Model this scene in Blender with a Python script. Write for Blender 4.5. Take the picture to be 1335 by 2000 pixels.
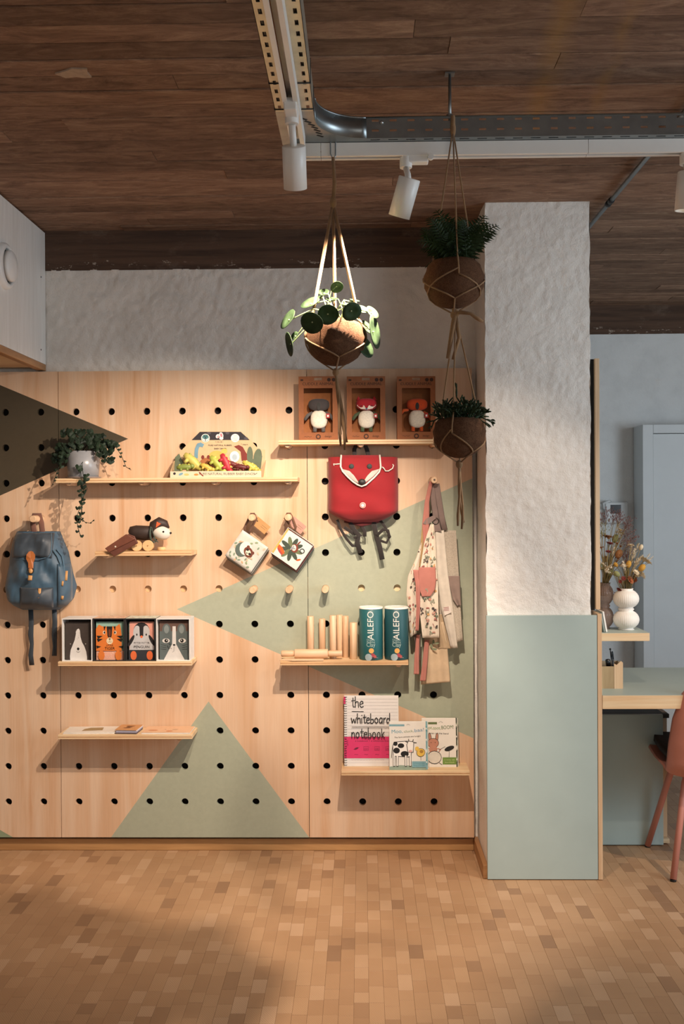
import bpy, bmesh, math, random
from mathutils import Vector, Matrix, noise
random.seed(7)
for _o in list(bpy.data.objects): bpy.data.objects.remove(_o)
SC = bpy.context.scene
COL = SC.collection
PI = math.pi

# ------------------------------------------------------------------ camera
F, CX, CY, CAMH = 1947.0, 667.5, 1000.0, 1.461      # focal length in pixels of the 1335x2000 frame
YAW, PIT, ROL = 0.019376, -0.006005, -0.005961
def _basis():
    d = Vector((-math.sin(YAW)*math.cos(PIT), math.cos(YAW)*math.cos(PIT), math.sin(PIT)))
    r = Vector((math.cos(YAW), math.sin(YAW), 0)); u = r.cross(d)
    c, s = math.cos(ROL), math.sin(ROL)
    return r*c+u*s, u*c-r*s, d
BR, BU, BD = _basis()
cam_d = bpy.data.cameras.new('camera'); cam = bpy.data.objects.new('camera', cam_d); COL.objects.link(cam)
cam_d.sensor_fit = 'HORIZONTAL'; cam_d.sensor_width = 24.0; cam_d.lens = 24.0*F/1335.0
cam_d.clip_start = 0.05
cam.matrix_world = Matrix(((BR.x, BU.x, -BD.x, 0), (BR.y, BU.y, -BD.y, 0), (BR.z, BU.z, -BD.z, CAMH), (0, 0, 0, 1)))
SC.camera = cam
SC.view_settings.view_transform = 'Standard'; SC.view_settings.look = 'None'
SC.view_settings.gamma = 1.0; SC.view_settings.use_curve_mapping = False
SC.view_settings.exposure = -0.25

# ------------------------------------------------------------------ world and daylight
wd = bpy.data.worlds.new('world'); SC.world = wd; wd.use_nodes = True
bg = wd.node_tree.nodes['Background']; bg.inputs[0].default_value = (0.75, 0.86, 1.0, 1); bg.inputs[1].default_value = 0.6
def area_light(name, loc, aim, sx, sy, power, col):
    l = bpy.data.lights.new(name, 'AREA'); l.shape = 'RECTANGLE'; l.size = sx; l.size_y = sy
    l.energy = power; l.color = col
    o = bpy.data.objects.new(name, l); COL.objects.link(o); o.location = loc
    o.rotation_euler = (Vector(aim)-Vector(loc)).to_track_quat('-Z', 'Z').to_euler()
    return o
DAY = (0.76, 0.89, 1.0)
area_light('daylight_side_window', (3.36, 2.2, 1.62), (1.1, 4.3, 1.0), 1.7, 1.2, 68, DAY)
area_light('daylight_front_window', (0.9, -1.9, 1.5), (0.2, 3.0, 1.3), 3.2, 1.8, 23, (1.0, 0.90, 0.78))
WARM = (1.0, 0.81, 0.65)
SPOT_W = 125.0

# ------------------------------------------------------------------ helpers
def ray(px, py): return BD + BR*((px-CX)/F) - BU*((py-CY)/F)
def U(px, py, Y):
    v = ray(px, py); t = Y/v.y; return Vector((v.x*t, Y, CAMH+v.z*t))
def UZ(px, py, z):
    v = ray(px, py); t = (z-CAMH)/v.z; return Vector((v.x*t, v.y*t, z))
def PJ(x, y, z):
    v = Vector((x, y, z-CAMH)); k = v.dot(BD)
    return CX+F*v.dot(BR)/k, CY-F*v.dot(BU)/k
def lin(h):
    h = h.lstrip('#'); o = []
    for i in (0, 2, 4):
        c = int(h[i:i+2], 16)/255; o.append(c/12.92 if c <= .04045 else ((c+.055)/1.055)**2.4)
    return tuple(o)+(1.0,)

class NT:
    def __init__(s, name):
        s.m = bpy.data.materials.new(name); s.m.use_nodes = True; s.t = s.m.node_tree
        s.b = s.t.nodes['Principled BSDF']; s.tc = None
    def n(s, ty, **kw):
        x = s.t.nodes.new(ty)
        for k, v in kw.items():
            if k.startswith('i_'): x.inputs[k[2:].replace('_', ' ')].default_value = v
            else: setattr(x, k, v)
        return x
    def l(s, a, b): s.t.links.new(a, b)
    def co(s, scale=(1, 1, 1), rnd=True, rot=(0, 0, 0)):
        if not s.tc: s.tc = s.n('ShaderNodeTexCoord'); s.oi = s.n('ShaderNodeObjectInfo')
        mp = s.n('ShaderNodeMapping'); mp.inputs['Scale'].default_value = scale; mp.inputs['Rotation'].default_value = rot
        if rnd:
            ad = s.n('ShaderNodeVectorMath', operation='MULTIPLY_ADD')
            s.l(s.oi.outputs['Random'], ad.inputs[0]); ad.inputs[1].default_value = (7.3, 5.1, 9.7)
            s.l(s.tc.outputs['Object'], ad.inputs[2]); s.l(ad.outputs[0], mp.inputs['Vector'])
        else: s.l(s.tc.outputs['Object'], mp.inputs['Vector'])
        return mp.outputs[0]
    def noise(s, vec, scale, detail=4, rough=.55, dist=0):
        x = s.n('ShaderNodeTexNoise'); s.l(vec, x.inputs['Vector'])
        x.inputs['Scale'].default_value = scale; x.inputs['Detail'].default_value = detail
        x.inputs['Roughness'].default_value = rough; x.inputs['Distortion'].default_value = dist
        return x.outputs['Fac']
    def ramp(s, fac, stops):
        r = s.n('ShaderNodeValToRGB'); e = r.color_ramp.elements
        while len(e) < len(stops): e.new(.5)
        for k, (p, c) in enumerate(stops): e[k].position = p; e[k].color = c
        s.l(fac, r.inputs[0]); return r.outputs[0]
    def mix(s, fac, a, b, mode='MIX'):
        x = s.n('ShaderNodeMix', data_type='RGBA', blend_type=mode)
        for v, i in ((fac, 0), (a, 6), (b, 7)):
            if hasattr(v, 'links'): s.l(v, x.inputs[i])
            else: x.inputs[i].default_value = v
        return x.outputs[2]
    def math(s, op, a, b=0.0, c=None):
        x = s.n('ShaderNodeMath', operation=op)
        for i, v in enumerate((a, b, c)):
            if v is None: continue
            if hasattr(v, 'links'): s.l(v, x.inputs[i])
            else: x.inputs[i].default_value = v
        return x.outputs[0]
    def bump(s, h, strength=.3, dist=.002):
        x = s.n('ShaderNodeBump'); x.inputs['Strength'].default_value = strength; x.inputs['Distance'].default_value = dist
        s.l(h, x.inputs['Height']); s.l(x.outputs[0], s.b.inputs['Normal'])
    def col(s, c):
        if hasattr(c, 'links'): s.l(c, s.b.inputs['Base Color'])
        else: s.b.inputs['Base Color'].default_value = c
    def rough(s, r, metal=0, spec=None):
        s.b.inputs['Roughness'].default_value = r; s.b.inputs['Metallic'].default_value = metal
        if spec is not None: s.b.inputs['Specular IOR Level'].default_value = spec

def sc(c, k): return (min(1, c[0]*k), min(1, c[1]*k), min(1, c[2]*k), 1)
_M = {}
def pm(hexc, rough=.6, var=.08, scale=40, bump=0, bscale=300, metal=0, spec=None, name=None, sheen=0):
    """plain procedural material: a colour with slight mottling and optional fine relief"""
    key = (hexc, rough, var, scale, bump, bscale, metal)
    if key in _M: return _M[key]
    t = NT(name or 'surface_'+hexc.lstrip('#')); c = lin(hexc)
    t.col(t.ramp(t.noise(t.co(), scale), [(.3, sc(c, 1-var)), (.7, sc(c, 1+var))]))
    t.rough(rough, metal, spec)
    if bump: t.bump(t.noise(t.co(), bscale, 3), bump, .001)
    if sheen: t.b.inputs['Sheen Weight'].default_value = sheen
    _M[key] = t.m; return t.m
def fabric(hexc, name=None, rough=.9, wscale=900, bump=.35, var=.10):
    key = ('fab', hexc, wscale, var)
    if key in _M: return _M[key]
    t = NT(name or 'fabric_'+hexc.lstrip('#')); c = lin(hexc)
    t.col(t.ramp(t.noise(t.co(), 25, 5), [(.3, sc(c, 1-var)), (.7, sc(c, 1+var))]))
    t.rough(rough); t.b.inputs['Sheen Weight'].default_value = .15
    w = t.n('ShaderNodeTexChecker'); t.l(t.co(), w.inputs['Vector']); w.inputs['Scale'].default_value = wscale
    t.bump(w.outputs['Fac'], bump, .0006)
    _M[key] = t.m; return t.m
def wood(name, light, dark, axis='x', fine=1.0, rough=.5, contrast=.5, bump=.08):
    if name in _M: return _M[name]
    t = NT(name); a, b = lin(light), lin(dark)
    k = {'x': (1.2, 14, 14), 'y': (14, 1.2, 14), 'z': (14, 14, 1.2)}[axis]
    k2 = {'x': (6, 160, 160), 'y': (160, 6, 160), 'z': (160, 160, 6)}[axis]
    g = t.noise(t.co(tuple(v*fine for v in k)), 1.0, 5, .6, 1.2)
    f = t.noise(t.co(tuple(v*fine for v in k2)), 1.0, 3, .6)
    big = t.ramp(g, [(.5-.25/contrast*.5, b), (.5+.12, a)])
    fin = t.ramp(f, [(.25, (.80, .78, .76, 1)), (.6, (1, 1, 1, 1))])
    t.col(t.mix(.45, big, fin, 'MULTIPLY')); t.rough(rough); t.bump(f, bump, .0008)
    _M[name] = t.m; return t.m
def ply_edge():
    """plywood edge: thin stacked layers along z"""
    if 'ply_edge' in _M: return _M['ply_edge']
    t = NT('plywood_edge')
    w = t.n('ShaderNodeTexNoise'); t.l(t.co((2, 2, 330)), w.inputs['Vector']); w.inputs['Scale'].default_value = 1
    t.col(t.ramp(w.outputs['Fac'], [(.38, lin('#c39a6c')), (.55, lin('#e6cfa9'))])); t.rough(.6)
    _M['ply_edge'] = t.m; return t.m

ORG = {}
class MB:
    """collects shapes in world coordinates; build() links them as ONE mesh object"""
    def __init__(s): s.v = []; s.f = []; s.m = []; s.s = []; s.M = None
    def add(s, vs, fs, mi=0, sm=False):
        o = len(s.v)
        s.v += [(s.M @ Vector(p)) if s.M else Vector(p) for p in vs]
        for f in fs: s.f.append([i+o for i in f]); s.m.append(mi); s.s.append(sm)
        return s
    def box(s, x0, x1, y0, y1, z0, z1, mi=0):
        vs = [(x, y, z) for z in (z0, z1) for y in (y0, y1) for x in (x0, x1)]
        return s.add(vs, [(0, 2, 3, 1), (4, 5, 7, 6), (0, 1, 5, 4), (2, 6, 7, 3), (0, 4, 6, 2), (1, 3, 7, 5)], mi)
    def prism(s, pts, y0, y1, mi=0, mi2=None, sm=False):
        """outline [(x,z)...] counter-clockwise seen from -Y, from y0 (near) to y1"""
        n = len(pts)
        s.add([(x, y0, z) for x, z in pts]+[(x, y1, z) for x, z in pts],
              [list(range(n))], mi)
        o = len(s.v)-2*n
        s.f.append([o+n+i for i in reversed(range(n))]); s.m.append(mi if mi2 is None else mi2); s.s.append(False)
        for i in range(n):
            j = (i+1) % n
            s.f.append([o+i, o+n+i, o+n+j, o+j]); s.m.append(mi if mi2 is None else mi2); s.s.append(sm)
        return s
    def prismz(s, pts, z0, z1, mi=0, mi2=None):
        n = len(pts); o = len(s.v)
        s.add([(x, y, z0) for x, y in pts]+[(x, y, z1) for x, y in pts], [])
        s.f.append([o+i for i in reversed(range(n))]); s.m.append(mi); s.s.append(False)
        s.f.append([o+n+i for i in range(n)]); s.m.append(mi); s.s.append(False)
        for i in range(n):
            j = (i+1) % n
            s.f.append([o+i, o+j, o+n+j, o+n+i]); s.m.append(mi if mi2 is None else mi2); s.s.append(False)
        return s
    def tube(s, pts, r, n=8, mi=0, closed=False, flat=1.0, caps=True, up=None):
        P = [Vector(p) for p in pts]; m = len(P)
        R = r if isinstance(r, (list, tuple)) else [r]*m
        T = []
        for i in range(m):
            a = P[(i-1) % m] if (closed or i > 0) else P[i]; b = P[(i+1) % m] if (closed or i < m-1) else P[i]
            d = b-a; T.append(d.normalized() if d.length > 1e-9 else Vector((0, 0, 1)))
        ref = Vector(up) if up else (Vector((0, 1, 0)) if abs(T[0].y) < .9 else Vector((1, 0, 0)))
        nrm = (ref-T[0]*ref.dot(T[0])).normalized(); vs = []
        for i in range(m):
            nrm = nrm-T[i]*nrm.dot(T[i])
            nrm = nrm.normalized() if nrm.length > 1e-6 else T[i].orthogonal().normalized()
            bn = T[i].cross(nrm)
            for k in range(n):
                a = 2*PI*k/n; vs.append(P[i]+nrm*(math.cos(a)*R[i]*flat)+bn*(math.sin(a)*R[i]))
        fs = []
        for i in range(m if closed else m-1):
            j = (i+1) % m
            for k in range(n): fs.append((i*n+k, i*n+(k+1) % n, j*n+(k+1) % n, j*n+k))
        s.add(vs, fs, mi, True)
        if caps and not closed:
            o = len(s.v)-len(vs)
            s.f.append([o+k for k in reversed(range(n))]); s.m.append(mi); s.s.append(False)
            s.f.append([o+(m-1)*n+k for k in range(n)]); s.m.append(mi); s.s.append(False)
        return s
    def lathe(s, prof, c, n=24, mi=0, R=None, rib=0, nr=0, sm=True, caps=True):
        """profile [(r,h)...] bottom to top about an axis through c (default +Z, or rotated by R)"""
        c = Vector(c); vs = []
        for r, h in prof:
            for k in range(n):
                a = 2*PI*k/n; rr = r*(1+rib*math.cos(nr*a)) if rib else r
                p = Vector((rr*math.cos(a), rr*math.sin(a), h)); vs.append(c+(R @ p if R else p))
        m = len(prof); fs = []
        for i in range(m-1):
            for k in range(n): fs.append((i*n+k, i*n+(k+1) % n, (i+1)*n+(k+1) % n, (i+1)*n+k))
        s.add(vs, fs, mi, sm)
        o = len(s.v)-len(vs)
        if caps and prof[0][0] > 1e-5: s.f.append([o+k for k in reversed(range(n))]); s.m.append(mi); s.s.append(False)
        if caps and prof[-1][0] > 1e-5: s.f.append([o+(m-1)*n+k for k in range(n)]); s.m.append(mi); s.s.append(False)
        return s
    def ball(s, c, r, n=14, m=9, mi=0, R=None, sq=1.0):
        """ellipsoid; sq<1 makes it boxier"""
        r = (r, r, r) if not hasattr(r, '__len__') else r
        f = lambda t: math.copysign(abs(t)**sq, t)
        vs = []; c = Vector(c)
        for i in range(m+1):
            p = PI*i/m-PI/2
            for k in range(n):
                a = 2*PI*k/n
                q = Vector((r[0]*f(math.cos(p))*f(math.cos(a)), r[1]*f(math.cos(p))*f(math.sin(a)), r[2]*f(math.sin(p))))
                vs.append(c+(R @ q if R else q))
        fs = [(i*n+k, i*n+(k+1) % n, (i+1)*n+(k+1) % n, (i+1)*n+k) for i in range(m) for k in range(n)]
        return s.add(vs, fs, mi, True)
    def grid(s, fn, nu, nv, mi=0, sm=True, thick=0, mfn=None):
        """surface fn(u,v)->Vector over 0..1; thick adds a back side along -normal of the sheet"""
        P = [[Vector(fn(i/nu, j/nv)) for i in range(nu+1)] for j in range(nv+1)]
        vs = [p for row in P for p in row]; w = nu+1
        fs = [(j*w+i, j*w+i+1, (j+1)*w+i+1, (j+1)*w+i) for j in range(nv) for i in range(nu)]
        if thick:
            N = len(vs); back = []
            for j in range(nv+1):
                for i in range(nu+1):
                    a = P[j][min(i+1, nu)]-P[j][max(i-1, 0)]; b = P[min(j+1, nv)][i]-P[max(j-1, 0)][i]
                    nn = a.cross(b); nn = nn.normalized() if nn.length > 1e-12 else Vector((0, -1, 0))
                    back.append(P[j][i]-nn*thick)
            vs += back; bf = [tuple(N+k for k in reversed(f)) for f in fs]
            edge = [i for i in range(w)]+[j*w+nu for j in range(1, nv+1)]+[nv*w+i for i in range(nu-1, -1, -1)]+[j*w for j in range(nv-1, 0, -1)]
            ef = [(edge[k], N+edge[k], N+edge[(k+1) % len(edge)], edge[(k+1) % len(edge)]) for k in range(len(edge))]
            s.add(vs, fs+bf+ef, mi, sm)
        else: s.add(vs, fs, mi, sm)
        return s
    def build(s, name, mats, parent=None, bevel=0, seg=2, origin=None, fixn=True):
        org = ORG.get(parent.name, Vector((0, 0, 0))) if parent else Vector(origin or (0, 0, 0))
        me = bpy.data.meshes.new(name)
        me.from_pydata([tuple(p-org) for p in s.v], [], s.f)
        mats = mats if isinstance(mats, (list, tuple)) else [mats]
        for m in mats: me.materials.append(m)
        me.polygons.foreach_set('material_index', s.m); me.polygons.foreach_set('use_smooth', s.s)
        if bevel or fixn:
            bm = bmesh.new(); bm.from_mesh(me)
            if bevel:
                bmesh.ops.remove_doubles(bm, verts=bm.verts, dist=1e-6)
                es = [e for e in bm.edges if len(e.link_faces) == 2 and e.calc_face_angle(0) > .6]
                bmesh.ops.bevel(bm, geom=es, offset=bevel, segments=seg, affect='EDGES', profile=.5, clamp_overlap=True)
            if fixn: bmesh.ops.recalc_face_normals(bm, faces=bm.faces)
            bm.to_mesh(me); bm.free()
        o = bpy.data.objects.new(name, me); COL.objects.link(o)
        if parent: o.parent = parent
        else: o.location = org
        ORG[o.name] = org
        return o

def tag(o, label=None, cat=None, group=None, kind=None):
    if label: o['label'] = label
    if cat: o['category'] = cat
    if group: o['group'] = group
    if kind: o['kind'] = kind
    return o
def thing(name, label, cat, origin, group=None):
    o = bpy.data.objects.new(name, None); COL.objects.link(o); o.location = origin; o.empty_display_size = .05
    ORG[o.name] = Vector(origin); return tag(o, label, cat, group)
def struct(o): o['kind'] = 'structure'; return o

# ------------------------------------------------------------------ flat print (lettering and drawings on real surfaces)
_TX = {}
def text2d(sx):
    if sx in _TX: return _TX[sx]
    cu = bpy.data.curves.new('lettering', 'FONT'); cu.body = sx; cu.size = 1; cu.align_x = 'CENTER'; cu.resolution_u = 3
    ob = bpy.data.objects.new('lettering', cu); COL.objects.link(ob)
    dg = bpy.context.evaluated_depsgraph_get(); me = ob.evaluated_get(dg).to_mesh()
    r = ([(v.co.x, v.co.y) for v in me.vertices], [list(p.vertices) for p in me.polygons])
    ob.evaluated_get(dg).to_mesh_clear(); bpy.data.objects.remove(ob); bpy.data.curves.remove(cu)
    _TX[sx] = r; return r
class Print:
    """flat artwork: 2-D shapes (u right, v up, metres) laid on a surface by fn(u, v, h)"""
    def __init__(s, fn, slices=0):
        s.real = fn; s.slices = slices; s.b = MB(); s.mats = []; s.h = .0004
        s.fn = (lambda u, v, h: Vector((u, v, h))) if slices else fn
    def mi(s, m):
        if m not in s.mats: s.mats.append(m)
        return s.mats.index(m)
    def poly(s, pts, m, step=True):
        s.b.add([s.fn(u, v, s.h) for u, v in pts], [list(range(len(pts)))], s.mi(m))
        if step: s.h += .00006
    def ell(s, cu, cv, ru, rv, m, rot=0, n=16, a0=0, a1=2*PI):
        c, t = math.cos(rot), math.sin(rot); full = abs(a1-a0) > 6.2
        P = []
        for k in range(n if full else n+1):
            a = a0+(a1-a0)*k/n; x, y = ru*math.cos(a), rv*math.sin(a); P.append((cu+x*c-y*t, cv+x*t+y*c))
        s.poly(P, m)
    def line(s, pts, w, m):
        q = []; P = [Vector((a, b)) for a, b in pts]
        for i, p in enumerate(P):
            d = (P[min(i+1, len(P)-1)]-P[max(i-1, 0)]); d = d.normalized() if d.length else Vector((1, 0))
            nn = Vector((-d.y, d.x))*w/2; q.append((p+nn, p-nn))
        vs = []; fs = []
        for a, b in q: vs += [s.fn(a.x, a.y, s.h), s.fn(b.x, b.y, s.h)]
        for i in range(len(q)-1): fs.append((2*i, 2*i+1, 2*i+3, 2*i+2))
        s.b.add(vs, fs, s.mi(m)); s.h += .00002
    def ring(s, cu, cv, ru, rv, w, m, n=18, a0=0, a1=2*PI):
        s.line([(cu+ru*math.cos(a0+(a1-a0)*k/n), cv+rv*math.sin(a0+(a1-a0)*k/n)) for k in range(n+1)], w, m)
    def text(s, sx, cu, cv, size, m, rot=0, wx=1.0, shear=0, fit=0):
        vs, fs = text2d(sx)
        if fit:
            xs_ = [p[0] for p in vs]; wx = math.copysign(fit/((max(xs_)-min(xs_))*abs(size)), wx)
        c, t = math.cos(rot), math.sin(rot); Q = []
        for x, y in vs:
            x, y = (x*wx+shear*y)*size, y*size; Q.append(s.fn(cu+x*c-y*t, cv+x*t+y*c, s.h))
        s.b.add(Q, fs, s.mi(m)); s.h += .00006
    def build(s, name, parent):
        if s.slices:      # artwork on a curved face: cut into strips first so that it follows the curve
            bm = bmesh.new(); vs = [bm.verts.new(p) for p in s.b.v]
            for f, mi in zip(s.b.f, s.b.m):
                try: bm.faces.new([vs[i] for i in f]).material_index = mi
                except ValueError: pass
            us = [p.x for p in s.b.v]; k = math.floor(min(us)/s.slices)*s.slices
            while k < max(us):
                bmesh.ops.bisect_plane(bm, geom=bm.verts[:]+bm.edges[:]+bm.faces[:], plane_co=(k, 0, 0), plane_no=(1, 0, 0)); k += s.slices
            bm.verts.index_update(); nb = MB()
            nb.v = [Vector(s.real(p.co.x, p.co.y, p.co.z)) for p in bm.verts]
            for f in bm.faces: nb.f.append([q.index for q in f.verts]); nb.m.append(f.material_index); nb.s.append(False)
            bm.free(); s.b = nb
        return s.b.build(name, s.mats, parent, fixn=False)
def face(org, ux=(1, 0, 0), uy=(0, 0, 1)):
    o, a, b = Vector(org), Vector(ux).normalized(), Vector(uy).normalized(); n = a.cross(b)
    return lambda u, v, h: o+a*u+b*v+n*h
GLY = {  # simple hand-lettering strokes on a 1-high x-height grid
 't': (.6, [[(.3, 1.6), (.28, .4), (.36, .05), (.55, .1)], [(0, 1.05), (.62, 1.12)]]),
 'h': (.75, [[(.08, 1.8), (.08, 0)], [(.08, .6), (.3, .98), (.52, .9), (.58, .5), (.6, 0)]]),
 'e': (.75, [[(.08, .5), (.6, .62), (.55, .95), (.3, 1.02), (.08, .7), (.08, .3), (.3, 0), (.65, .15)]]),
 'w': (1.05, [[(0, 1), (.18, .02), (.45, .75), (.68, .02), (.95, 1.05)]]),
 'i': (.3, [[(.1, 1), (.12, 0)], [(.1, 1.35), (.14, 1.45)]]),
 'b': (.75, [[(.08, 1.8), (.08, .02), (.4, 0), (.62, .3), (.5, .75), (.1, .7)]]),
 'o': (.8, [[(.35, 1), (.1, .75), (.08, .3), (.35, 0), (.62, .3), (.6, .75), (.35, 1)]]),
 'a': (.8, [[(.6, .95), (.3, 1), (.08, .6), (.15, .1), (.4, .05), (.6, .5), (.6, .95), (.62, .02)]]),
 'r': (.55, [[(.08, 1), (.1, 0)], [(.1, .6), (.3, .95), (.5, .95)]]),
 'd': (.8, [[(.58, .8), (.25, .95), (.06, .5), (.2, .05), (.5, .2), (.6, .6), (.62, 1.8), (.62, 0)]]),
 'n': (.75, [[(.08, 1), (.1, 0)], [(.1, .65), (.35, 1), (.55, .8), (.6, 0)]]),
 'k': (.7, [[(.08, 1.6), (.1, 0)], [(.55, 1.05), (.12, .5), (.6, 0)]])}
def hand(pr, word, u, v, xh, w, m):
    for ch in word:
        adv, st = GLY[ch]
        for q in st:
            Q = [(u+a*xh, v+b*xh) for a, b in q]
            for a, b in zip(Q, Q[1:]): pr.line([a, b], w, m); pr.ell(b[0], b[1], w/2, w/2, m, 0, 8)
        u += adv*xh
    return u
BLACK = pm('#15130f', .6, .05); WHITE = pm('#ece7de', .6, .03)

# ------------------------------------------------------------------ key planes (metres)
BY = 4.19            # front of the pegboard
WY = 4.24            # wall behind it
FY = 5.95            # far wall to the right of the column
ZC = 2.638           # ceiling
PY = 3.886           # front of the green cladding on the column
CXL, CXR = .487, .8935
HX0, HZ0, PITCH = -1.5016, 1.8654, .15

# ------------------------------------------------------------------ materials of the place
def mk_ply(name, tris=True):
    t = NT(name)
    v = t.co((9, 9, .55), False); g = t.noise(v, 1.0, 6, .6, 1.6)
    f = t.noise(t.co((170, 170, 5), False), 1.0, 3, .6)
    s = t.noise(t.co((3.2, 3.2, .35), False), 1.0, 3, .5, .6)
    base = t.ramp(g, [(.30, lin('#cfa27c')), (.45, lin('#d9b594')), (.62, lin('#dfc1a4'))])
    base = t.mix(t.ramp(s, [(.55, (0, 0, 0, 1)), (.72, (.40, .40, .40, 1))]), base, lin('#c59468'))
    base = t.mix(.28, base, t.ramp(f, [(.25, (.78, .76, .74, 1)), (.6, (1, 1, 1, 1))]), 'MULTIPLY')
    if tris:
        tc = t.tc.outputs['Object']
        def half(p, q, inside):
            a, b = U(*p, BY), U(*q, BY); nx, nz = -(b.z-a.z), (b.x-a.x); c = -(nx*a.x+nz*a.z)
            i = U(*inside, BY)
            if nx*i.x+nz*i.z+c < 0: nx, nz, c = -nx, -nz, -c
            d = t.n('ShaderNodeVectorMath', operation='DOT_PRODUCT'); t.l(tc, d.inputs[0]); d.inputs[1].default_value = (nx, 0, nz)
            return t.math('GREATER_THAN', t.math('ADD', d.outputs['Value'], c), 0.0)
        def region(lines, inside):
            m = None
            for p, q in lines:
                h = half(p, q, inside); m = h if m is None else t.math('MULTIPLY', m, h)
            return m
        mot = t.noise(t.co((1, 1, 1), False), 60, 3)
        def paint(hexc): c = lin(hexc); return t.ramp(mot, [(.3, sc(c, .96)), (.7, sc(c, 1.04))])
        sage, olive = paint('#a6ab96'), paint('#4d4537')
        base = t.mix(region([((250, 857), (0, 752)), ((250, 857), (0, 968))], (50, 860)), base, olive)
        base = t.mix(region([((345, 1190), (925, 933)), ((345, 1190), (927, 1443))], (700, 1180)), base, sage)
        base = t.mix(region([((407, 1370), (217, 1635)), ((407, 1370), (603, 1635))], (407, 1600)), base, sage)
        base = t.mix(region([((0, 1621), (30, 1638))], (0, 1650)), base, paint('#8c9a7e'))
    t.col(base); t.rough(.42, 0, .4); t.bump(f, .05, .0006)
    return t.m
M_PEG = mk_ply('birch_plywood_painted_triangles')
M_PLYX = wood('birch_plywood_shelf', '#e6cba3', '#d2a878', 'x', 1.0, .5, .6)
M_PLYZ = wood('birch_plywood_upright', '#ddbf9b', '#c79f76', 'z', 1.0, .5, .6)
M_DOW = wood('beech_dowel', '#e3c3a0', '#d2a67f', 'z', 1.6, .5, .7)
M_DOWY = wood('beech_peg', '#e0bf9b', '#cda07a', 'y', 1.6, .5, .7)
M_OAK = wood('oak_baseboard', '#c39663', '#8f6236', 'x', .8, .45, .5, .15)
M_OAKY = wood('oak_trim', '#b98a5c', '#8a5c36', 'y', .8, .45, .5, .15)
M_TEAL = pm('#a9b9b4', .42, .03, 8, name='sage_laminate')
M_STEEL = pm('#8f9596', .35, .14, 18, .05, 90, .9, name='galvanised_steel')
M_STEELP = pm('#b9b5a6', .42, .12, 25, .05, 90, .75, name='passivated_steel')
M_WHITE = pm('#f0eee9', .4, .02, 20, name='white_powder_coat')
M_JUTE = fabric('#957350', 'jute_twine', .95, 700, .6, .2)

def mk_plaster(name, tint, rx=1.0):
    t = NT(name); c = lin(tint)
    a = t.noise(t.co((1, 1, 1), False), 7, 6, .6); b = t.noise(t.co((1, 1, 1), False), 60, 5, .65); d = t.noise(t.co((1, 1, 1), False), 220, 3, .6)
    base = t.ramp(a, [(.25, sc(c, .90)), (.5, c), (.75, sc(c, 1.05))])
    st = t.ramp(t.noise(t.co((5, 5, 1.6), False), 1.6, 6, .7, .5), [(.66, (0, 0, 0, 1)), (.78, (.5, .5, .5, 1))])
    t.col(t.mix(st, base, sc(lin('#d8c2a4'), 1)))
    t.rough(.75, 0, .3)
    t.bump(t.math('ADD', t.math('MULTIPLY', b, .8), t.math('MULTIPLY', d, .35)), .75, .005)
    return t.m
M_PLAS = mk_plaster('painted_rough_masonry', '#eae4db')
M_PLASF = mk_plaster('painted_far_masonry', '#e0e2e1')

def mk_ceiling():
    t = NT('weathered_board_ceiling')
    g = t.noise(t.co((4.5, 17, 17)), 1.0, 9, .78, 1.2); f = t.noise(t.co((22, 150, 150)), 1.0, 5, .7)
    k = t.noise(t.co((2.5, 6, 6), False), 1.0, 5, .6)
    rnd = t.ramp(t.oi.outputs['Random'], [(0, (.62, .62, .62, 1)), (1, (1.0, 1.0, 1.0, 1))])
    base = t.ramp(g, [(.28, lin('#654e3f')), (.50, lin('#9b7b66')), (.72, lin('#c0a186'))])
    base = t.mix(.6, base, t.ramp(f, [(.3, (.6, .57, .55, 1)), (.62, (1, 1, 1, 1))]), 'MULTIPLY')
    base = t.mix(1.0, base, rnd, 'MULTIPLY')
    base = t.mix(t.ramp(k, [(.60, (0, 0, 0, 1)), (.8, (.45, .45, .45, 1))]), base, lin('#8d7358'))
    # ochre streaks of old glue running across the boards
    w = t.noise(t.co((1, 1, 1), False), 5, 4, .6)
    sx = t.n('ShaderNodeSeparateXYZ'); t.l(t.tc.outputs['Object'], sx.inputs[0])
    def streak(x0, y0, x1, y1, wd):
        sl = (x1-x0)/(y1-y0)
        e = t.math('SUBTRACT', sx.outputs[0], t.math('MULTIPLY_ADD', sx.outputs[1], sl, x0-sl*y0))
        e = t.math('ABSOLUTE', t.math('ADD', e, t.math('MULTIPLY_ADD', w, .10, -.05)))
        fall = t.math('MULTIPLY', t.math('LESS_THAN', sx.outputs[1], y1), t.ramp(w, [(.35, (.15, .15, .15, 1)), (.6, (.8, .8, .8, 1))]))
        return t.math('MULTIPLY', t.math('SUBTRACT', 1.0, t.math('MINIMUM', t.math('DIVIDE', e, wd), 1.0)), fall)
    a0, a1 = UZ(1120, 0, ZC), UZ(1030, 300, ZC); b0, b1 = UZ(1240, 0, ZC), UZ(1130, 300, ZC)
    m = t.math('MAXIMUM', streak(a0.x, a0.y, a1.x, a1.y, .05), streak(b0.x, b0.y, b1.x, b1.y, .03))
    base = t.mix(t.math('MULTIPLY', m, .55), base, lin('#a98148'))
    t.col(base); t.rough(.85, 0, .2)
    t.bump(t.math('ADD', g, t.math('MULTIPLY', f, .6)), .6, .003)
    return t.m
M_CEIL = mk_ceiling()
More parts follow.
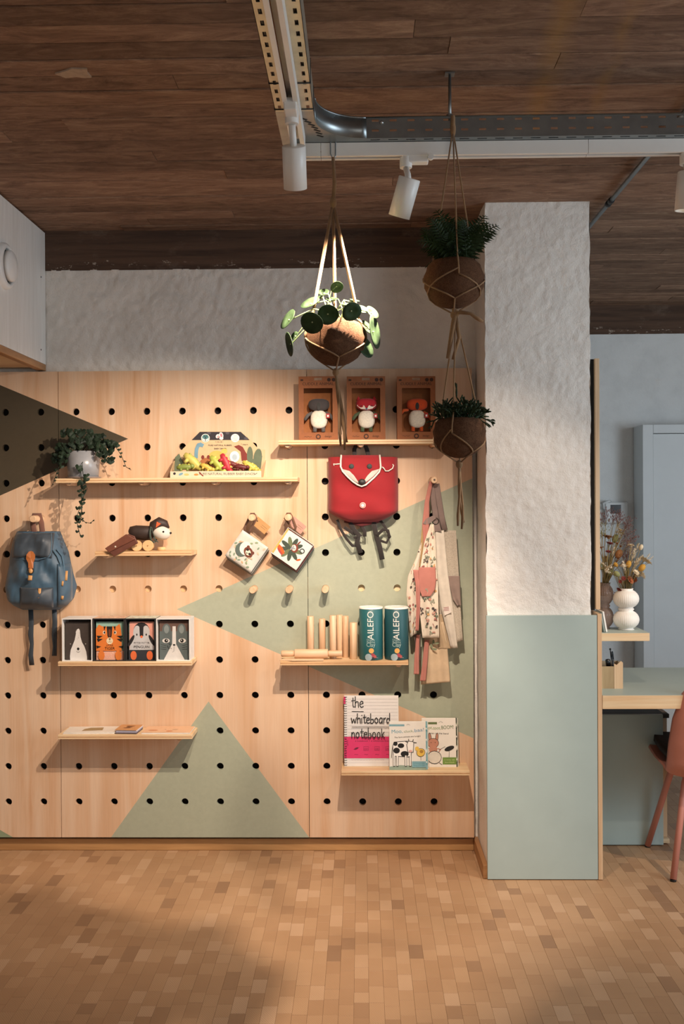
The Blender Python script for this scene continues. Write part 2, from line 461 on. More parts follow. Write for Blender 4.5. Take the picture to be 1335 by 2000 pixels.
def mk_block():
    t = NT('end_grain_wood_block')
    at = t.n('ShaderNodeAttribute', attribute_name='tone')
    tc = t.n('ShaderNodeTexCoord')
    base = t.ramp(at.outputs['Fac'], [(0, lin('#99775a')), (.08, lin('#b08a67')), (.85, lin('#bc9773')), (1, lin('#c7a483'))])
    # growth rings, each block cut elsewhere from the log
    ad = t.n('ShaderNodeVectorMath', operation='MULTIPLY_ADD'); t.l(at.outputs['Fac'], ad.inputs[0])
    ad.inputs[1].default_value = (31.7, 17.3, 0); t.l(tc.outputs['Object'], ad.inputs[2])
    w = t.n('ShaderNodeTexWave', wave_type='RINGS', rings_direction='Z'); t.l(ad.outputs[0], w.inputs['Vector'])
    w.inputs['Scale'].default_value = 55; w.inputs['Distortion'].default_value = 3; w.inputs['Detail'].default_value = 2
    base = t.mix(.26, base, t.ramp(w.outputs['Fac'], [(.2, (.55, .5, .45, 1)), (.7, (1, 1, 1, 1))]), 'MULTIPLY')
    n = t.n('ShaderNodeTexNoise'); t.l(tc.outputs['Object'], n.inputs['Vector']); n.inputs['Scale'].default_value = 3.5; n.inputs['Detail'].default_value = 5
    base = t.mix(.5, base, t.ramp(n.outputs['Fac'], [(.3, (.80, .76, .70, 1)), (.62, (1, 1, 1, 1))]), 'MULTIPLY')
    t.col(base); t.rough(.48, 0, .35)
    return t.m
M_BLOCK = mk_block()

# ------------------------------------------------------------------ floor: end-grain blocks in strips that run away from the camera
floor = struct(MB().box(-2.7, 3.6, -2.2, 6.2, -.06, -.0042).build('floor', pm('#5d4330', .8, .1)))
blocks = []
rf = random.Random(3)
SW = .0445
nx = int(6.3/SW)
for i in range(nx):
    x0 = -2.7+i*SW; y = -2.2-rf.random()*.1; x1 = x0+SW-.0004
    while y < 6.2:
        L = rf.choice((.062, .075, .088, .088, .10, .115)); blocks.append((x0, x1, y, min(y+L-.0004, 6.2), rf.random(), rf.random()*.0006)); y += L
def in_view(b):
    cx, cy = (b[0]+b[1])/2, (b[2]+b[3])/2
    if cy < 2.4: return 0
    if cx > .43 and cx < 1.0 and cy > 3.88: return 0
    if cx <= .5 and cy > 4.2: return 0
    px, py = PJ(cx, cy, 0)
    if not (0 < px < 1335 and 1600 < py < 1996): return 0
    k = (b[1]-b[0])*(b[3]-b[2])/cy**3
    return k
score = sorted(((in_view(b), i) for i, b in enumerate(blocks)), reverse=True)
near = set(i for s_, i in score[:300] if s_ > 0)
def block_mb(mb, b):
    x0, x1, y0, y1, tn, dz = b; e = .0004; z = -dz
    vs = [(x0, y0, -.0043), (x1, y0, -.0043), (x1, y1, -.0043), (x0, y1, -.0043), (x0, y0, z-e), (x1, y0, z-e), (x1, y1, z-e), (x0, y1, z-e),
          (x0+e, y0+e, z), (x1-e, y0+e, z), (x1-e, y1-e, z), (x0+e, y1-e, z)]
    fs = [(8, 9, 10, 11)]+[(k, (k+1) % 4, 4+(k+1) % 4, 4+k) for k in range(4)]+[(4+k, 4+(k+1) % 4, 8+(k+1) % 4, 8+k) for k in range(4)]
    mb.add(vs, fs)
def tone_attr(o, vals):
    a = o.data.attributes.new('tone', 'FLOAT', 'FACE'); a.data.foreach_set('value', vals)
rest = MB(); rt = []
for i, b in enumerate(blocks):
    if i in near:
        m1 = MB(); block_mb(m1, b); o = m1.build('wood_block', M_BLOCK, floor, fixn=False); tone_attr(o, [b[4]]*len(o.data.polygons))
    else: block_mb(rest, b); rt += [b[4]]*9
o = rest.build('wood_blocks', M_BLOCK, floor, fixn=False); tone_attr(o, rt); o['kind'] = 'stuff'

# ------------------------------------------------------------------ ceiling: rough boards
ceiling = struct(MB().box(-2.7, 3.6, -2.2, 6.2, ZC+.02, ZC+.08).build('ceiling', pm('#3a281c', .9, .1)))
rc = random.Random(11); y = -2.2; BWD = .0965
while y < 6.15:
    x = -2.7-rc.random()*1.4
    while x < 3.6:
        L = 1.1+rc.random()*1.5; a, b = max(x, -2.7), min(x+L-.0015, 3.6)
        if b-a > .02:
            dz = rc.random()*.005; e = .0026
            z = ZC+dz; y1 = min(y+BWD-.0026, 6.2)
            MB().add([(a, y, ZC+.02), (b, y, ZC+.02), (b, y1, ZC+.02), (a, y1, ZC+.02), (a, y, z+e), (b, y, z+e), (b, y1, z+e), (a, y1, z+e), (a, y+e, z), (b, y+e, z), (b, y1-e, z), (a, y1-e, z)],
                     [(11, 10, 9, 8)]+[(4+k, 4+(k+1) % 4, (k+1) % 4, k) for k in range(4)]+[(8+k, 8+(k+1) % 4, 4+(k+1) % 4, 4+k) for k in range(4)]).build('plank', M_CEIL, ceiling, fixn=False)
        x += L
    y += BWD
# bare grey patch where the board surface has flaked off
c0 = UZ(145, 143, ZC)
pa = [(-.085, .0), (-.05, .028), (.0, .022), (.03, .03), (.065, .028), (.06, -.005), (.068, -.03), (.0, -.034), (-.03, -.02)]
MB().prismz([(c0.x+x*.62, c0.y+y_*.9) for x, y_ in pa], ZC-.0022, ZC+.006).build('flaked_patch', pm('#b8a28c', .9, .12, 60, .4), ceiling)

# ------------------------------------------------------------------ walls
def rough_sheet(mb, x0, x1, z0, z1, Y, step, amp, seed, edge=0):
    nu, nv = max(2, int((x1-x0)/step)), max(2, int((z1-z0)/step))
    def fn(u, v):
        x, z = x0+(x1-x0)*u, z0+(z1-z0)*v
        p = Vector((x*5+seed, z*5, seed)); h = .55*noise.fractal(p, 1.0, 2.0, 3)+.75*max(0, noise.fractal(p*3.3, .8, 2.1, 4)-.15)+.5*noise.fractal(p*8, .8, 2.0, 3)
        # ghost of brick courses under thick paint
        rz = (z/.072) % 1.0; j = min(rz, 1-rz); off = .12 if int(z/.072) % 2 else 0
        rx = ((x+off)/.24) % 1.0; i = min(rx, 1-rx)*3.3
        joint = .35*max(0, 1-min(j*6, i*6))*(.4+.6*noise.noise(Vector((x*3, z*3, 4+seed))))
        e = 0
        if edge: e = edge*noise.fractal(Vector((z*14, seed*3+u, 2.2)), 1.0, 2.0, 3)*(1 if (u in (0.0, 1.0)) else 0)
        return (x+e, Y-amp*h+amp*1.1*joint, z)
    mb.grid(fn, nu, nv)
mb = MB(); mb.box(-2.7, CXL, WY+.012, WY+.16, 0, 2.474)
rough_sheet(mb, -2.7, CXL+.01, 1.9, 2.474, WY, .009, .0070, 1.3)
mb.box(-2.7, CXL, WY, WY+.012, 0, 1.9); mb.box(-2.7, CXL, WY, WY+.02, 2.470, 2.475)
wall_back = struct(mb.build('wall_back', M_PLAS, fixn=False))
def mk_beam():
    t = NT('dark_board_formed_concrete')
    g = t.noise(t.co((1.5, 20, 30), False), 1.0, 6, .65, .4); k = t.noise(t.co((3, 3, 5), False), 2.0, 6, .7)
    sp = t.n('ShaderNodeSeparateXYZ'); t.l(t.tc.outputs['Object'], sp.inputs[0])
    base = t.ramp(g, [(.3, lin('#3b2a20')), (.6, lin('#5e4636'))])
    base = t.mix(t.ramp(k, [(.55, (0, 0, 0, 1)), (.72, (.5, .5, .5, 1))]), base, lin('#7d6a5a'))
    # splashes of wall paint along the lower edge
    lo = t.math('MULTIPLY', t.math('LESS_THAN', sp.outputs[2], 2.515), t.math('GREATER_THAN', t.noise(t.co((6, 6, 14), False), 3.0, 6, .75), .60))
    t.col(t.mix(t.math('MULTIPLY', lo, .8), base, lin('#b9a998'))); t.rough(.85); t.bump(g, .5, .003); return t.m
M_BEAM = mk_beam()
mb = MB(); mb.grid(lambda u, v: (-2.7+(CXL+2.7)*u, WY-.003+.003*noise.fractal(Vector((u*20, v*3, 3)), 1, 2, 4), 2.472+(ZC+.02-2.472)*v), 160, 10)
mb.box(-2.7, CXL, WY+.003, WY+.16, 2.476, ZC+.02)
struct(mb.build('trim_1', M_BEAM, fixn=False))
# far wall behind the desk corner
mb = MB(); rough_sheet(mb, .3, 3.6, 0, 2.47, FY, .03, .006, 5.1); mb.box(.3, 3.6, FY+.02, FY+.16, 0, 2.472)
struct(mb.build('wall_far', M_PLASF, fixn=False))
struct(MB().box(.3, 3.6, FY-.002, FY+.16, 2.47, ZC+.02).build('trim_2', M_BEAM))
struct(MB().box(-2.82, -2.7, -2.2, WY+.16, 0, ZC+.08).build('wall_left', M_PLAS))
struct(MB().box(.3, .42, WY+.16, FY+.16, 0, ZC+.02).build('wall_inner', M_PLASF))
mb = MB()          # right-hand wall with a wide window
mb.box(3.6, 3.72, -2.2, .8, 0, ZC+.08); mb.box(3.6, 3.72, 3.6, 6.2, 0, ZC+.08); mb.box(3.6, 3.72, .8, 3.6, 0, .45); mb.box(3.6, 3.72, .8, 3.6, 2.3, ZC+.08)
struct(mb.build('wall_right', M_PLAS))
mb = MB()
for yy in (.8, 1.7, 2.66, 3.55): mb.box(3.62, 3.68, yy, yy+.05, .45, 2.3)
mb.box(3.62, 3.68, .8, 3.6, .45, .5); mb.box(3.62, 3.68, .8, 3.6, 2.25, 2.3)
struct(mb.build('window_1', pm('#3b3d3e', .5, .05)))
mb = MB()          # wall behind the camera with the shop window
mb.box(-2.82, -.8, -2.32, -2.2, 0, ZC+.08); mb.box(2.6, 3.72, -2.32, -2.2, 0, ZC+.08); mb.box(-.8, 2.6, -2.32, -2.2, 0, .5); mb.box(-.8, 2.6, -2.32, -2.2, 2.45, ZC+.08)
struct(mb.build('wall_front', M_PLAS))
mb = MB()
for xx in (-.8, .3, 1.45, 2.55): mb.box(xx, xx+.05, -2.29, -2.23, .5, 2.45)
mb.box(-.8, 2.6, -2.29, -2.23, .5, .56); mb.box(-.8, 2.6, -2.29, -2.23, 2.39, 2.45)
struct(mb.build('window_2', pm('#3b3d3e', .5, .05)))

# ------------------------------------------------------------------ column with green cladding
mb = MB()
rough_sheet(mb, CXL, CXR, .9, ZC+.004, 3.905, .007, .0042, 2.2, .004)
def side(x, sgn, seed):
    def fn(u, v):
        yy = 3.905+.46*(u if sgn > 0 else 1-u); z = (ZC+.004)*v
        return (x+sgn*.003*noise.fractal(Vector((yy*8, z*8, seed)), 1, 2, 4), yy, z)
    mb.grid(fn, 30, 150)
side(CXL, -1, 3.3); side(CXR, 1, 6.1)
mb.box(CXL+.004, CXR-.004, 3.912, 4.36, 0, ZC+.004)
column = struct(mb.build('wall_column', M_PLAS, fixn=False))
t1 = thing('column_cladding', 'pale sage green laminate panel cladding the foot of the white column', 'panel', (.7, PY, 0))
MB().box(.4835, .9115, PY, PY+.017, .003, 1.031, 0).build('front_panel', M_TEAL, t1, .0008, 1)
mb = MB().box(.9132, .930, PY-.001, 4.36, .002, 1.036)
mb.build('side_panel', [M_PLYZ], t1, .0008, 1)
MB().box(.930, .9305, PY+.004, 4.36, .004, 1.034).build('laminate_face', M_TEAL, t1)
b1 = MB(); b1.box(-2.7, .4672, 4.216, 4.2385, 0, .051); struct(b1.build('baseboard_back', M_OAK, bevel=.003))
b1 = MB(); b1.box(.4675, .4868, 3.898, 4.238, 0, .054); struct(b1.build('baseboard_column', M_OAKY, bevel=.003))
# board on the right flank of the column
t1 = thing('pin_board', 'tall thin plywood board with black strip in the gap beside the white column', 'board', (.925, 3.93, 1.06))
zt, zb = U(1166, 700, 3.93).z, U(1166, 1190, 3.93).z
xa, xb = U(1162, 900, 3.93).x, U(1170.5, 900, 3.93).x
MB().box(xa, xb, 3.93, 4.35, zb, zt).build('plywood_sheet', M_PLYZ, t1, .0006, 1)
MB().box(CXR+.004, xa, 3.95, 4.35, zb-.006, zt).build('black_gap_strip', pm('#191715', .8, .1), t1)  # black strip filling the gap between board and column

# ------------------------------------------------------------------ pegboard panels with real holes
HR = .0150
def peg_panel(x0, x1, i0, i1, label):
    mb = MB(); n = 16; y0, y1 = BY, BY+.018; Z1, Z0 = 2.036, .065
    cs = [(math.cos(2*PI*k/n), math.sin(2*PI*k/n)) for k in range(n)]
    sq = [(c/max(abs(c), abs(s_))*.075, s_/max(abs(c), abs(s_))*.075) for c, s_ in cs]
    def quad(a, b, c, d): mb.add([(a, y0, c), (b, y0, c), (b, y0, d), (a, y0, d)], [(0, 1, 2, 3)]); mb.add([(a, y1, c), (b, y1, c), (b, y1, d), (a, y1, d)], [(3, 2, 1, 0)])
    for i in range(i0, i1+1):
        hx = HX0+PITCH*i
        for j in range(12):
            hz = HZ0-PITCH*j
            cl = lambda q: min(max(q, x0), x1)
            vs = [(cl(hx+a), y0, hz+b) for a, b in sq]+[(hx+a*HR, y0, hz+b*HR) for a, b in cs]+[(cl(hx+a), y1, hz+b) for a, b in sq]+[(hx+a*HR, y1, hz+b*HR) for a, b in cs]
            fs = []
            for k in range(n):
                q = (k+1) % n
                fs += [(k, q, n+q, n+k), (3*n+k, 3*n+q, 2*n+q, 2*n+k), (n+k, n+q, 3*n+q, 3*n+k)]
            mb.add(vs, fs)
    hx0, hx1 = HX0+PITCH*i0-.075, HX0+PITCH*i1+.075
    zt, zb = HZ0+.075, HZ0-PITCH*11-.075
    quad(x0, x1, zt, Z1); quad(x0, x1, Z0, zb)
    if x0 < hx0-1e-4: quad(x0, hx0, zb, zt)
    if x1 > hx1+1e-4: quad(hx1, x1, zb, zt)
    for a, b, c, d in ((x0, x0, Z0, Z1), (x1, x1, Z0, Z1)): mb.add([(a, y0, c), (a, y1, c), (a, y1, d), (a, y0, d)], [(0, 1, 2, 3)])
    for z in (Z0, Z1): mb.add([(x0, y0, z), (x1, y0, z), (x1, y1, z), (x0, y1, z)], [(0, 1, 2, 3)])
    o = mb.build('pegboard_panel', M_PEG, fixn=False)
    return tag(o, label, 'pegboard', 'plywood pegboard panels on the back wall')
struct(MB().box(-2.6, .462, WY-.0125, WY-.0055, .058, 2.02).build('dark_backing', pm('#1f1814', .95, .15)))  # dark sheet added behind the panels so their holes look dark
mb = MB(); mb.box(-2.55, .455, BY+.0185, WY-.013, HZ0-PITCH*5-.045, HZ0-PITCH*5+.045); struct(mb.build('trim_4', M_PLYX))
S1X, S2X = HX0+PITCH+.075, HX0+PITCH*8+.075
peg_panel(-2.3266, S1X-.0012, -5, 1, 'plywood pegboard panel at the left edge with the blue rucksack')
peg_panel(S1X+.0012, S2X-.0012, 2, 8, 'widest plywood pegboard panel in the middle with green triangle at its foot')
peg_panel(S2X+.0012, .4655, 9, 12, 'narrow plywood pegboard panel beside the white column')

# ------------------------------------------------------------------ boxed-in duct at the top left
M_WPLY = wood('white_stained_plywood', '#f1efea', '#e4e1da', 'z', 1.2, .5, .5)
t1 = thing('bulkhead_box', 'white boxed-in bulkhead with oak bottom rail at the top left', 'bulkhead', (-1.35, WY, 2.0))
zb_ = U(88, 712, WY-.01).z; xs = U(88, 600, WY-.01).x
MB().box(xs-.9, xs, 2.4, WY-.004, zb_, ZC-.004).build('side_panel', M_WPLY, t1, .001, 1)
zz = U(88, 725, WY-.01).z
MB().box(xs-.03, xs+.0005, 2.4, WY-.006, zz, zb_-.0005).build('bottom_rail', M_OAKY, t1, .002, 1)
MB().box(xs-.9, xs-.03, 2.4, WY-.006, zz+.012, zb_-.0005).build('underside', M_PLYX, t1)
for (px, py) in ((80, 541), (80, 683)):
    v = ray(px, py); k = (xs+.0005)/v.x; p = Vector((v.x*k, v.y*k, CAMH+v.z*k))
    MB().lathe([(.0035, 0), (.0035, .0012)], p, 10, 0, Matrix.Rotation(PI/2, 3, 'Y')).build('screw', pm('#2a2622', .5), t1)
v = ray(8, 520); k = xs/v.x; p = Vector((v.x*k, v.y*k, CAMH+v.z*k))
t1 = thing('air_valve', 'round white ventilation valve on the white bulkhead', 'air vent', p)
RY = Matrix.Rotation(PI/2, 3, 'Y')
MB().lathe([(.088, 0), (.086, .012), (.07, .022), (.066, .014), (.066, 0)], p, 36, 0, RY, caps=False).build('outer_ring', M_WHITE, t1)
MB().lathe([(.058, .016), (.058, .03), (.052, .036), (.02, .038), (0.0, .038)], p, 36, 0, RY).build('disc', M_WHITE, t1)
MB().lathe([(.066, .002), (.02, .002), (.02, .016), (.0, .016)], p, 24, 0, RY).build('throat', pm('#4a443d', .8), t1)

# ------------------------------------------------------------------ cable trays, tracks and spotlights under the ceiling
TZ = 2.462           # underside of the trays
TX0, TX1 = -.212, -.115
TYN, TYF = 2.722, 2.822
def slotted(mb, fn, L, Wd, rows, pitch, sl, sw, start=0.0):
    """plate L x Wd mapped by fn(a,b,h) with rows of slots cut right through (rows = centre offsets across)"""
    n = int((L-start)/pitch); edges = []
    cuts = sorted(rows); b = 0.0
    def q(a0, a1, b0, b1):
        if a1-a0 < 1e-6 or b1-b0 < 1e-6: return
        mb.add([fn(a0, b0, 0), fn(a1, b0, 0), fn(a1, b1, 0), fn(a0, b1, 0), fn(a0, b0, .0012), fn(a1, b0, .0012), fn(a1, b1, .0012), fn(a0, b1, .0012)],
               [(0, 1, 2, 3), (7, 6, 5, 4), (0, 4, 5, 1), (1, 5, 6, 2), (2, 6, 7, 3), (3, 7, 4, 0)])
    for r in cuts:
        q(0, L, b, r-sw/2); a = 0.0
        for k in range(n):
            c = start+(k+.5)*pitch; q(a, c-sl/2, r-sw/2, r+sw/2); a = c+sl/2
        q(a, L, r-sw/2, r+sw/2); b = r+sw/2
    q(0, L, b, Wd)
YS = 0.2
tray = thing('cable_tray', 'perforated steel cable tray running towards the camera above the left track', 'cable tray', (-.16, 2.0, TZ))
mb = MB(); slotted(mb, lambda a, b, h: Vector((TX0+b, YS+a, TZ+h)), 2.53-YS, TX1-TX0, (.013, TX1-TX0-.013), .0485, .022, .008)
mb.build('perforated_base', M_STEELP, tray, fixn=False)
for x in (TX0, TX1-.0012): MB().box(x, x+.0012, YS, 2.53, TZ, TZ+.056).build('side_rail', M_STEELP, tray)
for yy in (2.36, 2.515):
    MB().tube([(TX0-.001, yy, TZ-.001), (TX1+.001, yy, TZ-.001), (TX1+.001, yy, TZ+.057), (TX0-.001, yy, TZ+.057)], .0017, 6, 0, True).build('cable_tie', pm('#1b1a19', .6), tray)
for q_ in range(6): MB().tube([(TX0+.012+.0145*q_+.004*math.sin(k_*1.3+q_), YS+(2.5-YS)*k_/12, TZ+.0075+.003*(q_ % 2)) for k_ in range(13)], .0058, 7).build('cable', pm(('#1c1b1b', '#2b2a29', '#55524d')[q_ % 3], .55), tray)  # cables added out of sight so the slots look dark from below
tray2 = thing('cable_tray', 'galvanised cable tray with curved corner running right above the white track', 'cable tray', (.8, TYN, TZ))
XE = 3.3; X0c = .02; RAD = .135
mb = MB(); slotted(mb, lambda a, b, h: Vector((X0c+a, TYN+b, TZ+h)), XE-X0c, TYF-TYN, (.012, TYF-TYN-.012), .0485, .026, .006)
mb.build('perforated_base', M_STEEL, tray2, fixn=False)
# near side rail with two rows of slots
mb = MB(); slotted(mb, lambda a, b, h: Vector((X0c+a, TYN+h, TZ+.001+b)), XE-X0c, .055, (.020, .047), .0485, .019, .006)
mb.build('side_rail', M_STEEL, tray2, fixn=False)
MB().box(-.06, XE, TYF, TYF+.0012, TZ, TZ+.055).build('side_rail', M_STEEL, tray2)
MB().tube([(X0c, TYN-.001, TZ+.056), (XE, TYN-.001, TZ+.056)], .0024, 6).build('rolled_edge', M_STEEL, tray2)
for q_ in range(5): MB().tube([(X0c+.03+(XE-X0c-.05)*k_/14, TYN+.014+.017*q_+.004*math.sin(k_*1.1+q_), TZ+.008+.003*(q_ % 2)) for k_ in range(15)], .0060, 7).build('cable', pm(('#1c1b1b', '#2b2a29', '#55524d')[q_ % 3], .55), tray2)  # unseen cables added to darken the slots of this tray
# corner piece: base plate plus a curved rail
arc = [(X0c-RAD*math.sin(a), TYN-RAD+RAD*math.cos(a)) for a in [PI/2*k/10 for k in range(11)]]   # from near rail round to the left tray
pts = [(TX0, 2.53), (TX1, 2.53)]+[(x, y) for x, y in reversed(arc)]+[(X0c, TYF), (TX0+.06, TYF), (TX0, TYF-.06)]
MB().prismz(pts, TZ, TZ+.0012).build('corner_plate', M_STEEL, tray2)
mb = MB(); mb.grid(lambda u, v: (X0c-RAD*math.sin(PI/2*u), TYN-RAD+RAD*math.cos(PI/2*u), TZ+.056*v), 14, 1, 0, True, .0015)
mb.grid(lambda u, v: (TX1-.0006, TYN-RAD-.05*u, TZ+.056*v), 1, 1, 0, False, .0012)
mb.build('curved_rail', M_STEEL, tray2)
MB().tube([(X0c-RAD*math.sin(PI/2*k/12), TYN-RAD+RAD*math.cos(PI/2*k/12), TZ+.056) for k in range(13)], .0028, 6).build('rolled_edge', M_STEEL, tray2)
mb = MB()
for k in range(7):
    a = .25+k*.2; x, y = TX1-.02+.05*math.sin(a)-.02, 2.58+.02*k
    mb.M = Matrix.Translation((x, y, TZ-.0005)) @ Matrix.Rotation(.7, 4, 'Z'); mb.box(-.010, .010, -.003, .003, -.0003, .0008)
mb.M = None; mb.build('dark_slot_marks', pm('#1d1c1b', .8), tray2)  # dark plates stand in for cut slots with darkness above
for x in (.045, ): MB().ball((U(745, 240, TYN-.003).x, TYN-.004, U(745, 240, TYN).z), (.005, .004, .005), 8, 6).build('rivet', pm('#c7cbcc', .3, .05, metal=.9), tray2)
MB().tube([(1.02+.0, TYN-.002, TZ-.001), (1.02, TYN-.002, TZ+.058), (1.025, TYF+.002, TZ+.058), (1.025, TYF+.002, TZ-.001)], .0018, 6, 0, True).build('cable_tie', pm('#1b1a19', .6), tray2)
for x, y, lb in ((.2475, 2.775, 'threaded rod hanging the galvanised tray above the fern planter'), (1.9, 2.775, 'threaded rod holding the far end of the galvanised tray outside the frame')):
    t1 = thing('threaded_rod', lb, 'rod', (x, y, TZ))
    MB().tube([(x, y-.045, TZ+.03), (x, y-.045, ZC-.001)], .0042, 8).build('rod', M_STEEL, t1)
    MB().lathe([(.009, 0), (.009, .006)], (x, y-.045, TZ+.0585), 6, sm=False).build('nut', M_STEEL, t1)
    MB().box(x-.013, x+.013, y-.058, y-.032, ZC-.004, ZC-.0005).build('ceiling_plate', M_STEEL, t1)
# white lighting tracks
KZ = TZ-.001; KH = .036
def track(name, label, a0, a1, c, axis, joints):
    t = thing(name, label, 'lighting track', (c if axis == 'y' else (a0+a1)/2, (a0+a1)/2 if axis == 'y' else c, KZ-KH))
    def seg(s0, s1):
        mb = MB(); w = .0185
        for lo, hi, z0, z1 in ((-w, w, KZ-.006, KZ), (-w, -w+.005, KZ-KH, KZ-.006), (w-.005, w, KZ-KH, KZ-.006), (-w+.005, -w+.0115, KZ-KH, KZ-KH+.005), (w-.0115, w-.005, KZ-KH, KZ-KH+.005)):
            if axis == 'y': mb.box(c+lo, c+hi, s0, s1, z0, z1)
            else: mb.box(s0, s1, c+lo, c+hi, z0, z1)
        mb.build('track_profile', M_WHITE, t)
        mb = MB()
        for lo in (-.011, .008):
            if axis == 'y': mb.box(c+lo, c+lo+.003, s0, s1, KZ-.016, KZ-.012)
            else: mb.box(s0, s1, c+lo, c+lo+.003, KZ-.016, KZ-.012)
        mb.build('copper_strip', pm('#9a6238', .4, .1, metal=.8), t)
    p = a0
    for j in joints+[a1]: seg(p, j-.0012); p = j
    return t
TRX = -.164; TRY = 2.768
track('lighting_track', 'white lighting track below the tray that runs towards the camera', YS, 2.70, TRX, 'y', [])
track('lighting_track', 'white lighting track below the galvanised tray running to the right', -.19, XE, TRY, 'x', [U(627, 295, TRY).x, U(1146, 290, TRY).x])
mb = MB()
def spot(name, label, anchor, hub, axis, power, size, aim_axis=None, along='x', seen=True, blend=.55):
    """track spotlight: adapter on the track, short stem, cylinder head with recessed lens and its lamp"""
    ax = Vector(axis).normalized(); t = thing(name, label, 'spotlight', hub, 'white track spotlights')
    R = (-ax).to_track_quat('Z', 'Y').to_matrix()
    a = Vector(anchor); L = .104; rad = .0295
    top = Vector(hub)-ax*(L/2); bot = Vector(hub)+ax*(L/2)
    if along == 'x': MB().box(a.x-.012, a.x+.062, a.y-.015, a.y+.015, a.z-.018, a.z+.012).build('track_adapter', M_WHITE, t, .003)
    else: MB().box(a.x-.0155, a.x+.0155, a.y-.062, a.y+.02, a.z-.018, a.z+.012).build('track_adapter', M_WHITE, t, .003)
    MB().lathe([(.017, -.03), (.017, 0)], a, 20).build('swivel', M_WHITE, t, .0015)
    if along == 'x': MB().lathe([(.008, 0), (.008, .012)], a+Vector((.068, -.012, -.006)), 14, 0, Matrix.Rotation(PI/2, 3, 'X')).build('lock_knob', M_WHITE, t)
    st = a+Vector((0, 0, -.03)); MB().tube([st, (st+top)/2+Vector((0, 0, -.003)), top+ax*.012], .0085, 12).build('stem', M_WHITE, t)
    MB().lathe([(rad-.004, -L/2+.012), (rad-.003, -L/2+.0005), (rad, -L/2+.0005), (rad, L/2-.002), (rad-.002, L/2), (0, L/2)], hub, 32, 0, R).build('housing', M_WHITE, t)
    em = NT('lamp_lens_'+label[:12].replace(' ', '_')); em.b.inputs['Emission Color'].default_value = (1, .85, .62, 1); em.b.inputs['Emission Strength'].default_value = 6
    MB().lathe([(rad-.004, 0), (.0, 0)], bot-ax*.012, 24, 0, R, caps=False).build('lens', em.m, t)
    ld = bpy.data.lights.new('bulb', 'SPOT'); ld.energy = power; ld.color = WARM; ld.spot_size = math.radians(size); ld.spot_blend = blend; ld.shadow_soft_size = .012
    lo = bpy.data.objects.new('bulb', ld); COL.objects.link(lo); lo.parent = t
    aa = Vector(aim_axis or axis).normalized(); lo.location = (bot+ax*.004)-Vector(hub); lo.rotation_euler = aa.to_track_quat('-Z', 'Y').to_euler()
    return t
h1 = U(575, 327, 2.50)
spot('track_spotlight', 'white cylinder spotlight hanging from the left track near the corner', (TRX, 2.44, KZ-KH), h1, (.0, .50, -.86), SPOT_W*.85, 82, (-.22, .68, -.70), 'y', True, 1.0)
h2 = U(789, 386, 2.69)
spot('track_spotlight', 'white spotlight tilted to the left between the two planter ropes', (U(792, 312, TRY).x, TRY, KZ-KH), h2, (-.27, .32, -.91), SPOT_W*1.5, 96, (-.40, .50, -.77), blend=.5)
h3 = U(1341, 374, 2.76)
spot('track_spotlight', 'white spotlight cut off by the right edge of the photograph', (h3.x, TRY, KZ-KH), h3, (-.05, .12, -1), SPOT_W*.28, 90, (-.42, .50, -.85))
h4 = Vector((1.95, 2.76, 2.31))  # unseen lamp added on the right track to cast the chair's shadow
spot('track_spotlight', 'white spotlight further along the right track outside the frame', (h4.x, TRY, KZ-KH), h4, (-.2, .3, -.93), SPOT_W*.8, 60, (-.22, .54, -.81), blend=.7)
# steel conduit along the ceiling behind the track
a, b = UZ(1150, 443, ZC-.012), UZ(1264, 306, ZC-.012); d = (b-a)
t1 = thing('conduit_pipe', 'thin grey steel conduit running along the ceiling behind the white column', 'pipe', a)
MB().tube([a-d*.6, b+d*2.0], .0085, 10).build('pipe', M_STEEL, t1)
for k in (.38, .43): MB().lathe([(.0125, -.009), (.0125, .009)], a+d*k, 12, 0, d.to_track_quat('Z', 'Y').to_matrix()).build('pipe_clip', pm('#3a3b3c', .5, .05, metal=.5), t1)

# ------------------------------------------------------------------ desk corner to the right of the column
DZ = .72
f0 = UZ(1178, 1358, DZ); bk = UZ(1200, 1304, DZ); zb_ = U(1178, 1385, f0.y).z
t1 = thing('desk', 'sage green desk top with plywood edge behind the white column', 'desk', (1.4, f0.y, 0))
MB().box(.9315, 2.35, f0.y, bk.y, zb_, DZ-.0012).build('plywood_core', M_PLYX, t1, .0008, 1)
MB().box(.9318, 2.3497, f0.y+.0004, bk.y-.0004, DZ-.0012, DZ).build('laminate_top', pm('#a0aba3', .45, .03, 8), t1)
MB().box(2.30, 2.348, f0.y+.03, bk.y-.03, 0, zb_).build('leg_panel', M_PLYZ, t1)
cy_ = UZ(1200, 1652, 0).y; cr = UZ(1295, 1652, 0).x; czt = U(1200, 1396, cy_).z
t1 = thing('desk_cabinet', 'green fronted plywood cabinet under the desk behind the pink chair', 'cabinet', (1.1, cy_, 0))
MB().box(.934, cr, cy_, cy_+.016, .004, czt).build('door', M_TEAL, t1, .0008, 1)
gx = UZ(1303, 1645, 0)
MB().box(.934, gx.x, cy_+.017, bk.y-.02, .006, .024).build('bottom', M_PLYX, t1)
MB().box(gx.x-.020, gx.x, cy_+.05, bk.y-.02, 0.0, czt).build('side_panel', M_PLYZ, t1)
MB().box(.934, gx.x, cy_+.017, bk.y-.02, czt-.018, czt-.001).build('top_panel', pm('#3b3a34', .6, .05), t1)  # dark colour carries the shade of the recess under the desk
